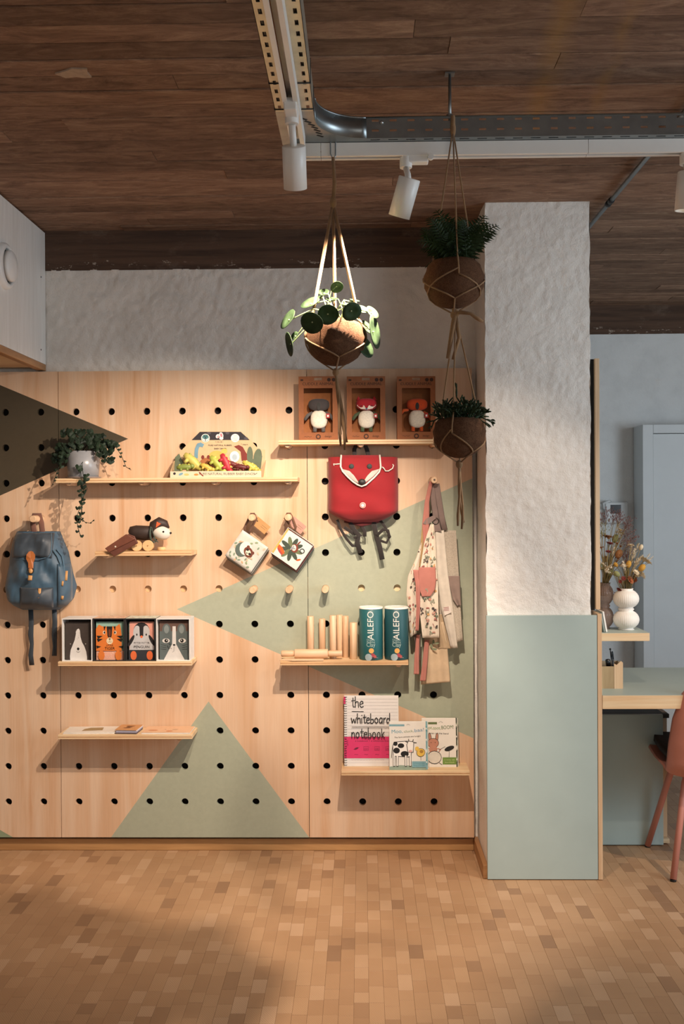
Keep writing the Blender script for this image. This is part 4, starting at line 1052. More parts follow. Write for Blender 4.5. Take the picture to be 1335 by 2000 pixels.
for a in ((360, 913, .05, 30, '#7d8a3f', '#c9c055', 'olive green rubber dinosaur lying flat at the left of the display', 0.0), (376, 902, -.75, 44, '#c4b95f', '#9aa055', 'long pale green rubber dinosaur leaning in the display', .026),
          (403, 913, -.45, 26, '#cfae4e', '#b58a3d', 'mustard yellow rubber dinosaur near the middle of the display', .004), (423, 906, -.85, 38, '#a9b04c', '#dcd46a', 'lime green upright rubber dinosaur in the middle of the display', .014),
          (440, 904, -1.15, 38, '#b2303a', '#d7b35a', 'red and cream rubber dinosaur standing upright in the display', .012), (453, 907, -.3, 24, '#6d2a28', '#8c3a30', 'dark red rubber dinosaur with white end in the display', .02),
          (470, 913, -.1, 26, '#5d211f', '#7a2c26', 'maroon rubber dinosaur lying low in the display', .0), (486, 910, -.6, 30, '#c3b24e', '#e0dc90', 'yellow rubber dinosaur at the right of the display', .008), (496, 913, -.7, 24, '#b8b04a', '#d9d07a', 'small olive yellow rubber dinosaur in the right corner of the display', .026)): dino(*a)

# ------------------------------------------------------------------ boxed animal cloth books
def wbox(pxl, pxr, label, outer, inside, fn, toplines=None):
    Yf = SF+.010; Yb = Yf+.10
    x0, x1 = U(pxl, 1250, Yf).x, U(pxr, 1250, Yf).x; zt = U((pxl+pxr)/2, 1208, Yf).z; zb = ZD; w, h = x1-x0, zt-zb
    t = thing('window_box', label, 'boxed book', ((x0+x1)/2, Yb, zb), 'boxed animal cloth books')
    c = .0022; mb = MB()
    mb.box(x0, x0+c, Yf, Yb, zb, zt); mb.box(x1-c, x1, Yf, Yb, zb, zt); mb.box(x0+c, x1-c, Yf, Yb, zt-c, zt); mb.box(x0+c, x1-c, Yf, Yb, zb, zb+c); mb.box(x0+c, x1-c, Yb-c, Yb, zb+c, zt-c)
    for a in ((x0, x0+.004, zb, zt), (x1-.004, x1, zb, zt), (x0+.004, x1-.004, zb, zb+.004), (x0+.004, x1-.004, zt-.004, zt)): mb.box(a[0], a[1], Yf-.0006, Yf, a[2], a[3])
    mb.build('carton', pm(outer, .6, .03), t)
    MB().box(x0+c, x1-c, Yb-.012, Yb-c-.0005, zb+c, zt-c).build('inner_backing', pm(inside, .8, .06), t)
    bw = w*.43
    mb = MB()
    for k in range(4): mb.box((x0+x1)/2-bw+.002*k, (x0+x1)/2+bw-.001*k, Yf+.022+.013*k, Yf+.032+.013*k, zb+c, zb+h*(.90-.015*k))
    mb.build('cloth_pages', fabric('#cfc6b8' if outer != '#2b2a2a' else '#8fa79c'), t, .003)
    pr = Print(face(((x0+x1)/2, Yf+.0205, zb+c))); fn(pr, bw, h*.9); pr.build('cover_art', t)
    if toplines:
        pr = Print(face(((x0+x1)/2, Yf, zt), (1, 0, 0), (0, 1, 0))); rr = random.Random(pxl)
        pr.poly([(-w/2, 0), (w/2, 0), (w/2, .1), (-w/2, .1)], pm(toplines[0], .7))
        for k in range(26): u, v = rr.uniform(-w*.45, w*.4), rr.uniform(.01, .09); pr.line([(u, v), (u+.008, v+.004), (u+.012, v-.003)], .0022, pm(rr.choice(toplines[1:]), .7))
        pr.build('lid_print', t)
def art_bear(pr, w, h):
    B, G, K = pm('#3c332e', .8, .1), pm('#d8d4cf', .8, .04), BLACK
    pr.poly([(-w, 0), (w, 0), (w, h), (-w, h)], B)
    L = [(-.62, 0), (-.64, .10), (-.58, .26), (-.42, .40), (-.28, .52), (-.20, .66), (-.18, .74), (-.10, .80), (.02, .82), (.10, .78), (.12, .72), (.15, .60), (.26, .46), (.42, .36), (.56, .22), (.62, .08), (.62, 0)]
    pr.poly([(u*w*1.05, v*h) for u, v in reversed(L)], G)
    pr.ell(-.03*w, .29*h, .10*w, .035*h, K); pr.ring(-.03*w, .24*h, .13*w, .045*h, .0012, K, 10, PI, 2*PI); pr.line([(-.03*w, .26*h), (-.03*w, .2*h)], .001, K)
    rr = random.Random(2)
    for k in range(11): u, v = rr.uniform(-.12, .10), rr.uniform(.55, .72); pr.line([(u*w, v*h), (u*w+.0008, (v-.02)*h)], .0009, pm('#8c8279', .8))
    pr.ring(-.16*w, .73*h, .05*w, .05*h, .001, pm('#8c8279', .8), 8, .8, 4.2)
    for s_ in (-.62, .55): pr.ell(s_*w, .42*h, .025*w, .012*h, G)
def art_tiger(pr, w, h):
    O, K, Mn, Pk, L = pm('#d9772f', .85, .05), BLACK, pm('#8fb3a2', .85), pm('#e0a58c', .85), pm('#e6cfa9', .85)
    pr.poly([(-w, .26*h), (w*1.0, .26*h), (w*1.0, h), (-w, h)], Mn); pr.poly([(-w, 0), (w, 0), (w, .24*h), (-w, .24*h)], Pk)
    rr = random.Random(5)
    for k in range(60): pr.ell(rr.uniform(-.95, .95)*w, rr.uniform(.02, .22)*h, .0009, .0009, WHITE, 0, 6)
    pr.poly([(-w, .24*h), (.85*w, .24*h), (.88*w, .6*h), (.80*w, .84*h), (.72*w, .95*h), (.5*w, .88*h), (-.55*w, .88*h), (-.78*w, .93*h), (-w, .82*h)], O)
    for s_ in (-1, 1): pr.ell(s_*.62*w, .12*h, .24*w, .13*h, O)
    pr.poly([(-.16*w, .62*h), (0, .55*h), (.14*w, .62*h), (.2*w, .88*h), (-.22*w, .88*h)], K); pr.poly([(-.09*w, .64*h), (0, .6*h), (.08*w, .64*h), (.08*w, .8*h), (-.09*w, .8*h)], pm('#6b3418', .85))
    for s_ in (-1, 1):
        pr.poly([(s_*.28*w, .88*h), (s_*.44*w, .88*h), (s_*.40*w, .76*h)][::s_], K)
        pr.ell(s_*.40*w, .72*h, .10*w, .045*h, pm('#e7dcc6', .8)); pr.ell(s_*.38*w, .72*h, .06*w, .032*h, K)
        for v in (.64, .56): pr.poly([(s_*.95*w, v*h), (s_*.50*w, (v-.01)*h), (s_*.85*w, (v-.09)*h)][::-s_], K)
        pr.poly([(s_*.98*w, .38*h), (s_*.62*w, .35*h), (s_*.95*w, .30*h)][::-s_], K)
    pr.ell(0, .50*h, .24*w, .09*h, L); pr.poly([(-.09*w, .565*h), (.09*w, .565*h), (0, .525*h)][::-1], K); pr.line([(0, .53*h), (0, .48*h)], .0011, K); pr.ring(-.07*w, .485*h, .07*w, .02*h, .001, K, 8, PI, 2*PI); pr.ring(.07*w, .485*h, .07*w, .02*h, .001, K, 8, PI, 2*PI)
    pr.text('LITTLE', 0, .365*h, .0095, K); pr.text('TIGER', 0, .275*h, .0155, K)
def art_penguin(pr, w, h):
    K, P, G, O = pm('#221e1f', .85, .05), pm('#dd9a88', .85), pm('#bdbcbc', .85), pm('#df6a38', .85)
    pr.poly([(-.95*w, .26*h), (.95*w, .26*h), (.95*w, h), (-.9*w, h)], P); pr.poly([(-w, 0), (w, 0), (w, .27*h), (-w, .27*h)], pm('#2f2f34', .85))
    pr.poly([(-.95*w, .26*h), (.95*w, .26*h), (.8*w, .55*h), (.5*w, .68*h), (-.5*w, .68*h), (-.8*w, .55*h)], G)
    pr.ell(0, .76*h, .62*w, .22*h, K)
    for s_ in (-1, 1):
        pr.ell(s_*.34*w, .70*h, .30*w, .20*h, G); pr.ell(s_*.36*w, .66*h, .055*w, .03*h, K); pr.ell(s_*.80*w, .50*h, .13*w, .17*h, K, s_*.5)
        pr.ell(s_*.62*w, .115*h, .24*w, .12*h, O)
    pr.poly([(-.5*w, .40*h), (.5*w, .40*h), (.42*w, .6*h), (-.42*w, .6*h)], G); pr.poly([(-.13*w, .62*h), (.13*w, .62*h), (.16*w, .9*h), (-.16*w, .9*h)], K); pr.ell(0, .605*h, .10*w, .035*h, O)
    pr.text('PITTER PATTER', 0, .42*h, .0105, K, 0, .9); pr.text('PENGUIN', 0, .305*h, .0155, K)
def art_cat(pr, w, h):
    D, G, K, B = pm('#57605f', .85, .08), pm('#cfcac4', .85), BLACK, pm('#5e463c', .85)
    pr.poly([(-w, 0), (w, 0), (w, h*1.02), (-w, h*1.02)], B); pr.poly([(-w, 0), (w, 0), (w, .75*h), (-w, .75*h)], D)
    for s_ in (-1, 1):
        pr.ell(s_*.52*w, .78*h, .30*w, .17*h, D); pr.ell(s_*.52*w, .80*h, .17*w, .11*h, pm('#7d8583', .85))
        pr.ell(s_*.56*w, .50*h, .26*w, .06*h, G); pr.ell(s_*.54*w, .50*h, .13*w, .05*h, K); pr.ell(s_*.51*w, .51*h, .03*w, .015*h, WHITE)
        for k in range(3): pr.line([(s_*.92*w, (.40-.06*k)*h), (s_*.55*w, (.37-.05*k)*h)], .0011, K)
    pr.poly([(-.14*w, .40*h), (.14*w, .40*h), (.12*w, .88*h), (-.10*w, .88*h)], G); pr.poly([(-.72*w, 0), (.72*w, 0), (.14*w, .41*h), (-.14*w, .41*h)], G)
    pr.ell(0, .39*h, .09*w, .022*h, K); pr.line([(0, .37*h), (-.02*w, .22*h), (-.12*w, .2*h)], .001, K)
    rr = random.Random(9)
    for k in range(16): pr.ell(rr.uniform(-.45, -.15)*w, rr.uniform(.28, .46)*h, .0016, .0012, K, 0, 6)
wbox(121, 180, 'white window box with brown cloth book of a white bear', '#dcdad6', '#453a34', art_bear)
wbox(181, 243.5, 'window box with the orange tiger cloth book', '#2b2a2a', '#2b2a2a', art_tiger, ('#d9b9a0', '#c9683c', '#3a2a24'))
wbox(244.5, 304, 'window box with the black and white penguin cloth book', '#2b2a2a', '#2b2a2a', art_penguin, ('#cfd5c6', '#5f8a79', '#b86a4a'))
wbox(305, 371, 'white window box with the grey cat cloth book', '#dcdad6', '#5e463c', art_cat)

# ------------------------------------------------------------------ wooden rods, rolling pin, clay tubes
def rod(px, pyt, pyb, rad, label, Y):
    b = U(px, pyb, Y); tp = U(px, pyt, Y); mb = MB(); h = tp.z-ZE
    mb.lathe([(rad-.001, 0), (rad, .001), (rad, h-.001), (rad-.001, h)], (b.x, Y, ZE), 22)
    tag(mb.build('wooden_rod', M_DOW, origin=(b.x, Y, ZE)), label, 'wooden rod', 'pale wooden rods standing on the shelf')
rod(598.5, 1203.5, 0, .0142, 'pale wooden rod standing at the far left of the rods', BY-.030)
rod(621.5, 1208.5, 0, .0135, 'shorter pale wooden rod, second from the left', BY-.028)
rod(642.5, 1202, 0, .0140, 'tall pale wooden rod in the middle, nearer the front', BY-.060)
rod(655.5, 1201, 0, .0125, 'pale wooden rod just right of the middle', BY-.030)
rod(667.5, 1203, 0, .0125, 'pale wooden rod, second from the right', BY-.036)
rod(682.5, 1216, 0, .0160, 'thick short wooden rod at the right end of the rods', BY-.080)
ry = SF+.034
a, b = U(575, 1275, ry), U(640, 1275, ry); rr_ = .0185
zc_ = ZE+.0068+rr_
t = thing('rolling_pin', 'small pale wooden rolling pin lying across the shelf', 'rolling pin', ((a.x+b.x)/2, ry, ZE))
mb = MB(); RX = Matrix.Rotation(PI/2, 3, 'Y'); x0, x1 = a.x, b.x
mb.lathe([(rr_-.001, x0), (rr_, x0+.002), (rr_, x1-.002), (rr_-.001, x1)], (0, ry, zc_), 24, 0, RX); mb.build('roller', wood('beech_roller', '#e2bf9c', '#cfa27b', 'x', 1.6), t)
xl, xr = U(549, 1275, ry).x, U(668, 1275, ry).x
MB().lathe([(.0115, xl), (.0130, xl+.003), (.0125, x0-.006), (.0105, x0-.0002)], (0, ry, zc_), 20, 0, RX).build('handle', wood('beech_roller', '', ''), t)
MB().lathe([(.0105, x1+.0002), (.0125, x1+.006), (.0130, xr-.003), (.0115, xr)], (0, ry, zc_), 20, 0, RX).build('handle', wood('beech_roller', '', ''), t)
mb = MB(); p0 = U(547, 1285, SF+.03).x; p1 = U(632, 1285, SF+.03).x
mb.prismz([(p0, SF+.006), (p0+.05, SF-.004), (p1, SF-.002), (p1, SF+.024), (p0+.06, SF+.050), (p0+.03, SF+.045)], ZE, ZE+.0062)
tag(mb.build('clay_spatula', wood('pale_spatula', '#e0bd98', '#cda27c', 'x'), origin=((p0+p1)/2, SF+.02, ZE), bevel=.0015), 'flat pale wooden clay spatula under the rolling pin', 'spatula')
def tin(pxl, pxr, label, tint):
    Y = SF+.052; x0, x1 = U(pxl, 1230, Y-.0).x, U(pxr, 1230, Y).x; r = (x1-x0)/2*.985; cx = (x0+x1)/2; zt = U((pxl+pxr)/2, 1187, Y-r).z; h = zt-ZE
    t = thing('clay_tube', label, 'cardboard tube', (cx, Y, ZE), 'clay tubes')
    MB().lathe([(r-.0006, .0015), (r, .003), (r, h-.006), (r-.0004, h-.0055)], (cx, Y, ZE), 48).build('tube_body', pm(tint, .45, .04, 15), t)
    MB().lathe([(r-.001, 0), (r-.001, .0022)], (cx, Y, ZE), 48).build('base', pm('#20262a', .6), t)
    MB().lathe([(r-.004, h-.003), (r-.0035, h), (r+.0006, h), (r+.0006, h-.007)][::-1], (cx, Y, ZE), 48, caps=False).build('rim', WHITE, t); MB().lathe([(r-.003, h-.0035), (0, h-.0035)], (cx, Y, ZE), 36, caps=False).build('lid', WHITE, t)
    def on(u, v, hh): a = u/r-.12; return Vector((cx+(r+hh)*math.sin(a), Y-(r+hh)*math.cos(a), ZE+v))
    pr = Print(on, .005)
    pr.text('AILEFO', .0150, h*.665, .036, WHITE, PI/2, fit=h*.54)
    LT = pm('#a9bfb9', .6)
    pr.text('Organic', .004, h*.372, .0125, LT, fit=.034); pr.text('Modelling', .004, h*.332, .0105, LT, fit=.034); pr.text('Clay', .004, h*.262, .024, LT, fit=.036)
    pr.ell(.006, h*.185, .0105, .0105, pm('#e0a75a', .6), 0, 20); pr.ell(.005, h*.055, .03, h*.035, pm('#2a3136', .6), 0, 20); pr.ell(.012, h*.10, .008, .008, pm('#a8434a', .6)); pr.ell(.021, h*.075, .006, .006, pm('#b5524d', .6)); pr.ell(-.006, h*.062, .0145, .0145, pm('#9fb0b4', .6), 0, 22)
    pr.line([(.024, h*.055), (.034, h*.052)], .0012, LT)
    pr.build('label_print', t)
tin(701, 747.5, 'teal cardboard clay tube standing left of its twin', '#235f63')
tin(750.5, 797.5, 'slightly darker teal clay tube at the right end of the shelf by the apron', '#23535a')

# ------------------------------------------------------------------ goods on the lower shelves
def leaning(px0, px1, pyt, pyb, Yb_, zb, lean, thick):
    """local frame of a book standing on a shelf and leaning back: returns (matrix, width, height)"""
    x0, x1 = U(px0, pyb, Yb_).x, U(px1, pyb, Yb_).x
    h = (U((px0+px1)/2, pyt, Yb_).z-zb)/math.cos(lean)
    M = Matrix.Translation((x0, Yb_, zb)) @ Matrix.Rotation(-lean, 4, 'X')
    return M, x1-x0, h
def on_face(M, y=0.0): return lambda u, v, h: M @ Vector((u, y-h, v))
M_, w, h = leaning(672, 779, 1362, 1488, BY-.060, ZG, .14, .012)
t = thing('whiteboard_notebook', 'ring-bound whiteboard notebook with pink band leaning on the lowest right shelf', 'notebook', (M_.translation.x+w/2, BY-.055, ZG))
mb = MB(); mb.M = M_; mb.box(0, w, 0, .003, 0, h); mb.build('front_cover', pm('#e6e1db', .35, .02), t, .0012)
mb = MB(); mb.M = M_; mb.box(.001, w-.001, .0032, .011, .001, h-.001); mb.build('pages', pm('#dad5cc', .7, .04), t)
mb = MB(); mb.M = M_
for k in range(30):
    z = .006+(h-.012)*k/29; mb.tube([(.006+.007*math.cos(a), .0055+.009*math.sin(a), z) for a in [2*PI*q/10 for q in range(10)]], .0009, 5, 0, True)
mb.build('spiral_binding', pm('#2c2a2b', .4, .05, metal=.4), t)
pr = Print(on_face(M_)); LN = pm('#b9b4b4', .6); PK = pm('#d8346a', .5, .04)
for k in range(20): z = h*.05+h*.9*k/19; pr.line([(.014, z), (w-.004, z)], .0008, LN)
xh = h*.088; e = hand(pr, 'the', w*.13, h*.83, xh, .0036, BLACK); pr.line([(w*.14, h*.775), (w*.36, h*.772)], .0024, BLACK)
hand(pr, 'whiteboard', w*.13, h*.605, xh*.93*.97, .0036, BLACK); pr.line([(w*.14, h*.555), (w*.88, h*.553)], .0024, BLACK)
hand(pr, 'notebook', w*.13, h*.40, xh*.93, .0036, BLACK)
pr.h = .0016
pr.poly([(.0, h*.115), (w, h*.115), (w, h*.418), (.0, h*.418)], PK)
PD = pm('#6e1636', .6); rr = random.Random(4)
pr.text('a notebook + a whiteboard out', w*.52, h*.345, .0115, PD, 0, 1, .2)
for k, cu in enumerate((.22, .40, .60, .80)):
    z = h*.25; q = .010
    if k == 0: pr.ell(cu*w, z, .010, .004, PD, .4); pr.line([((cu-.06)*w, z-.004), ((cu+.06)*w, z+.006)], .001, PD)
    else:
        pr.line([(cu*w-q, z-q*.8), (cu*w+q, z-q*.8), (cu*w+q, z+q*.8), (cu*w-q, z+q*.8), (cu*w-q, z-q*.8)], .0012, PD); pr.ring(cu*w-.004, z-.002, .0035, .0035, .001, PD, 8); pr.ring(cu*w+.004, z-.002, .0035, .0035, .001, PD, 8)
    pr.line([(cu*w-.008, h*.165), (cu*w-.003, h*.17), (cu*w+.002, h*.163), (cu*w+.008, h*.168)], .0014, PD)
for k in range(10): pr.ring(w*.04+rr.uniform(-.006, .006), h*(.14+.027*k), .003, .003, .0009, PD, 6)
pr.line([(w*.12+.006*k, h*.10-(.003 if k % 2 else 0)) for k in range(24)], .0008, pm('#b8848f', .7))
pr.build('cover_print', t)
mb = MB(); mb.M = M_; mb.box(-.002, .006, -.001, .013, h*.88, h*.985); mb.build('pink_spine_tab', PK, t)

def board_book(name, label, px0, px1, pyt, pyb, Y, lean, thick, yaw, fn, tabs):
    M_, w, h = leaning(px0, px1, pyt, pyb, Y, ZG, lean, thick); M_ = M_ @ Matrix.Rotation(yaw, 4, 'Z')
    t = thing(name, label, 'board book', (M_.translation.x+w/2, Y, ZG), 'board books on the lowest right shelf')
    mb = MB(); mb.M = M_; mb.box(0, w*.93, 0, .0025, 0, h); mb.build('front_cover', pm('#e3ddd2', .4, .02), t, .0012)
    for k in range(4):
        mb = MB(); mb.M = M_; mb.box(.001, w*(.955+.015*k), .0027+.0042*k, .0066+.0042*k, .001, h*(1-.004*k)); mb.build('page', pm(tabs[k % len(tabs)] if k < 3 else '#e3ddd2', .5, .04), t, .0008)
    pr = Print(on_face(M_)); fn(pr, w*.93, h); 
    pr.build('cover_print', t)
    pr = Print(on_face(M_, .0027))
    for k in range(4): pr.ell(w*.945, h*(.16+.23*k), .0045, .010, pm(tabs[(k+1) % len(tabs)], .5)); pr.ell(w*.945, h*(.16+.23*k), .002, .004, WHITE)
    pr.build('index_tabs', t)
def art_moo(pr, w, h):
    B, K, T, Y_ = pm('#7aa3ab', .5), BLACK, pm('#4e8b94', .5), pm('#dfb750', .5)
    pr.poly([(0, 0), (w, 0), (w, h*.08), (.3*w, h*.10), (0, h*.07)], pm('#8fa08e', .5)); pr.poly([(0, h*.90), (w*.42, h*.90), (w*.42, h*.94), (0, h*.94)], B); pr.line([(w*.48, h*.925), (w*.52, h*.94), (w*.57, h*.925)], .001, K)
    pr.text('Moo,', w*.22, h*.76, .021, pm('#5f97a8', .5), .05, fit=w*.30); pr.text('cluck,', w*.54, h*.775, .014, pm('#7a8f6a', .5), .06, fit=w*.26); pr.text('baa!', w*.83, h*.79, .019, pm('#6a93b0', .5), .12, fit=w*.26)
    pr.text('The farm animals are hungry', w*.5, h*.67, .0085, K, .06, fit=w*.72)
    pr.poly([(.10*w, .28*h), (.60*w, .26*h), (.62*w, .52*h), (.50*w, .60*h), (.13*w, .58*h), (.09*w, .50*h)], K); pr.poly([(.115*w, .29*h), (.585*w, .275*h), (.605*w, .51*h), (.49*w, .587*h), (.14*w, .567*h), (.105*w, .495*h)], WHITE)
    for a in ((.17, .54, .06, .045), (.32, .50, .09, .05), (.2, .40, .09, .06), (.42, .33, .11, .06)): pr.ell(a[0]*w, a[1]*h, a[2]*w, a[3]*h, K)
    for u in (.13, .22, .45, .57): pr.poly([((u-.028)*w, .07*h), ((u+.028)*w, .07*h), ((u+.032)*w, .29*h), ((u-.032)*w, .29*h)], K); pr.poly([((u-.017)*w, .085*h), ((u+.017)*w, .085*h), ((u+.020)*w, .30*h), ((u-.020)*w, .30*h)], WHITE)
    pr.poly([(.50*w, .36*h), (.66*w, .36*h), (.68*w, .58*h), (.52*w, .60*h), (.47*w, .52*h)], K); pr.poly([(.515*w, .372*h), (.645*w, .372*h), (.665*w, .57*h), (.525*w, .588*h), (.487*w, .52*h)], WHITE)
    pr.line([(.50*w, .57*h), (.44*w, .59*h)], .003, K); pr.line([(.68*w, .565*h), (.75*w, .56*h)], .003, K); pr.line([(.54*w, .59*h), (.53*w, .64*h)], .0025, K); pr.line([(.64*w, .58*h), (.66*w, .63*h)], .0025, K); pr.ell(.58*w, .39*h, .05*w, .025*h, pm('#d9a9a0', .5)); pr.line([(.06*w, .25*h), (.075*w, .40*h), (.10*w, .5*h)], .002, K)
    pr.ell(.86*w, .36*h, .12*w, .085*h, K, .5); pr.ell(.86*w, .36*h, .11*w, .078*h, Y_, .5); pr.ell(.76*w, .44*h, .055*w, .045*h, Y_); pr.ell(.88*w, .38*h, .05*w, .035*h, pm('#a77c2f', .5)); pr.line([(.86*w, .27*h), (.86*w, .20*h)], .0012, K)
    pr.poly([(.62*w, .055*h), (w, .055*h), (w, .18*h), (.62*w, .18*h)], B); pr.text('a noisy tab', .81*w, .125*h, .0075, T, fit=w*.30); pr.text('board book', .81*w, .08*h, .0075, T, fit=w*.28)
def art_boom(pr, w, h):
    G, K, Bn = pm('#6b8a3a', .5), BLACK, pm('#b98068', .5)
    pr.poly([(.18*w, .87*h), (.45*w, .87*h), (.45*w, .915*h), (.18*w, .915*h)], pm('#5b6a3c', .5)); pr.line([(.5*w, .90*h), (.56*w, .93*h), (.62*w, .90*h)], .001, K)
    pr.text('Toot,', .18*w, .77*h, .018, G, .04, fit=w*.3); pr.text('toot,', .45*w, .765*h, .018, G, .02, fit=w*.22); pr.text('BOOM!', .76*w, .775*h, .021, pm('#4d6a30', .5), .05, fit=w*.36); pr.text('Listen to the band', .48*w, .67*h, .0095, K, -.03, fit=w*.6)
    for s_ in (-1, 1): pr.ell((.34+s_*.10)*w, .60*h, .045*w, .10*h, K, -s_*.12); pr.ell((.34+s_*.10)*w, .60*h, .032*w, .085*h, Bn, -s_*.12)
    pr.ell(.33*w, .49*h, .17*w, .10*h, K); pr.ell(.33*w, .49*h, .158*w, .09*h, Bn); pr.ell(.33*w, .36*h, .12*w, .09*h, Bn)
    for s_ in (-1, 1): pr.ell((.33+s_*.06)*w, .50*h, .012*w, .008*h, K); pr.line([((.33+s_*.12)*w, .38*h), ((.33+s_*.22)*w, .36*h), ((.33+s_*.16)*w, .31*h)], .004, Bn)
    pr.ell(.36*w, .20*h, .21*w, .135*h, K); pr.ell(.36*w, .20*h, .195*w, .122*h, pm('#d9d2c4', .5)); pr.line([(.08*w, .06*h), (.2*w, .10*h)], .002, K); pr.line([(.5*w, .09*h), (.58*w, .05*h)], .002, K)
    pr.ell(.80*w, .38*h, .15*w, .045*h, K, .35); pr.line([(.80*w, .36*h), (.78*w, .15*h)], .0015, K); pr.line([(.50*w, .35*h), (.68*w, .42*h)], .0012, K)
    pr.poly([(.60*w, .06*h), (w, .06*h), (w, .20*h), (.60*w, .20*h)], G); pr.text('a noisy tab', .8*w, .14*h, .0075, pm('#c9d29a', .5), fit=w*.30); pr.text('board book', .8*w, .09*h, .0075, pm('#c9d29a', .5), fit=w*.28)
board_book('board_book', 'white board book with black spotted cow and yellow chick standing at the front', 760, 837, 1411, 1496, BY-.118, .10, .02, 0.0, art_moo, ('#8db4bd', '#5d9aa3', '#bcd0d0'))
board_book('board_book', 'white board book with brown rabbit drummer standing behind the cow book', 824, 896, 1405, 1490, BY-.075, .14, .02, .0, art_boom, ('#3a3d33', '#8a927c', '#c9c6b6'))

# leaflets and notebooks lying on the lowest left shelf
def flat_stack(name, label, cat, px0, px1, y0, y1, rot, layers, fn):
    x0, x1 = U(px0, 1432, y0).x, U(px1, 1432, y0).x; cx, cy = (x0+x1)/2, (y0+y1)/2; w, d = (x1-x0), (y1-y0)
    t = thing(name, label, cat, (cx, cy, ZF)); z = ZF+.0002; rr = random.Random(px0)
    for th, colr, kk in layers:
        mb = MB(); mb.M = Matrix.Translation((cx+rr.uniform(-.002, .002), cy+rr.uniform(-.002, .002), z)) @ Matrix.Rotation(rot+rr.uniform(-.02, .02), 4, 'Z'); mb.box(-w/2, w/2, -d/2, d/2, 0, th); o = mb.build(kk, pm(colr, .6, .05), t, .0005, 1); z += th+.0002; last = mb.M
    pr = Print(lambda u, v, h: last @ Vector((u, v, layers[-1][0]+h))); fn(pr, w/2, d/2); pr.build('cover_print', t)
def p_mag(pr, w, d): pr.poly([(-.35*w, -.55*d), (.45*w, -.4*d), (.40*w, .55*d), (-.1*w, .5*d), (-.3*w, .1*d)], pm('#9a8158', .6)); pr.text('magazine'[:0] or ' ', 0, 0, .01, BLACK)
def p_note(pr, w, d):
    for a in ((-.1, .3, .2, .12), (.2, .35, .25, .1), (.05, .0, .3, .14), (-.05, -.35, .35, .12)): pr.ell(a[0]*w, a[1]*d, a[2]*w, a[3]*d, pm('#6b3f1f', .6))
    pr.line([(-.4*w, .6*d), (0, .5*d), (.5*w, .65*d)], .0015, pm('#5a3318', .6))
def p_card(pr, w, d):
    for k in range(5): pr.line([(-.4*w+.18*w*k, .5*d), (-.32*w+.18*w*k, .56*d)], .0015, pm('#b07a50', .6))
    pr.ell(-.6*w, -.35*d, .2*w, .18*d, pm('#cf8f63', .6)); pr.ell(.1*w, -.6*d, .14*w, .14*d, pm('#c77f4f', .6)); pr.line([(-.15*w, -.1*d), (-.08*w, -.12*d)], .003, pm('#5c4632', .6)); pr.line([(.18*w, -.15*d), (.4*w, -.13*d)], .003, pm('#6c5642', .6))
flat_stack('magazine_stack', 'pale magazines lying at the left of the lowest left shelf', 'magazines', 122, 222, SF+.010, SF+.118, .03, [(.004, '#e3ddd3', 'magazine'), (.004, '#ddd5c9', 'magazine')], p_mag)
flat_stack('notebook_stack', 'small stack of notebooks with brown cover between the papers', 'notebooks', 226, 268, SF+.012, SF+.105, -.06, [(.004, '#4a3d45', 'notebook'), (.0035, '#8c8797', 'notebook'), (.0035, '#a7a4b4', 'notebook'), (.0035, '#d9d4d2', 'notebook'), (.0035, '#c58f5d', 'notebook')], p_note)
flat_stack('card_stack', 'peach coloured greeting cards at the right of the lowest left shelf', 'cards', 276, 371, SF+.008, SF+.122, -.02, [(.003, '#e6e0d6', 'card'), (.003, '#e2dace', 'card'), (.0015, '#ddb490', 'card')], p_card)

# ------------------------------------------------------------------ dog on wheels
yd = SF+.058; k = yd/F
def dp(px, py, dy=0): return U(px, py, yd+dy)
t = thing('pull_along_dog', 'dark wooden dog on wheels with white face and orange ears', 'toy dog', (dp(285, 1060).x, yd, ZCs))
M_DOGB = pm('#33251f', .6, .1, 80, .2); M_DOGW = pm('#d6cec0', .6, .04)
mb = MB(); mb.tube([dp(252, 1041), dp(255, 1040), dp(265, 1039.5), dp(280, 1041), dp(296, 1041), dp(300, 1042)], [.010, .024, .029, .031, .029, .022], 18, 0, False, .85); body = mb.build('body', M_DOGB, t)
hc = dp(314, 1040, -.004)
Rh = Matrix.Rotation(.25, 3, 'Y')
hd = MB().ball(hc, (.042, .034, .031), 22, 14, 0, Rh).build('muzzle', M_DOGW, t)
MB().tube([dp(300, 1050, -.004), dp(301, 1038, -.004), dp(304, 1028, -.004), dp(313, 1022, -.004), dp(322, 1024, -.004), dp(329, 1032, -.004)], [.014, .026, .029, .027, .018, .006], 16, 0, False, 1.05).build('hood', M_DOGB, t)
MB().ball(dp(333, 1041, -.012), (.0055, .005, .0045), 10, 8).build('nose', BLACK, hd)
MB().ball(dp(319, 1038.5, -.036), (.0042, .003, .0042), 10, 8).build('eye', BLACK, hd)
mb = MB(); a, b, c = dp(304, 1031, -.036), dp(314, 1023, -.034), dp(306, 1019, -.034)
mb.add([a, b, c, a+Vector((0, .006, 0)), b+Vector((0, .006, 0)), c+Vector((0, .006, 0))], [(0, 1, 2), (5, 4, 3), (0, 3, 4, 1), (1, 4, 5, 2), (2, 5, 3, 0)]); mb.build('ear', pm('#d2592a', .7), t)
wr = .5*22*k*.97
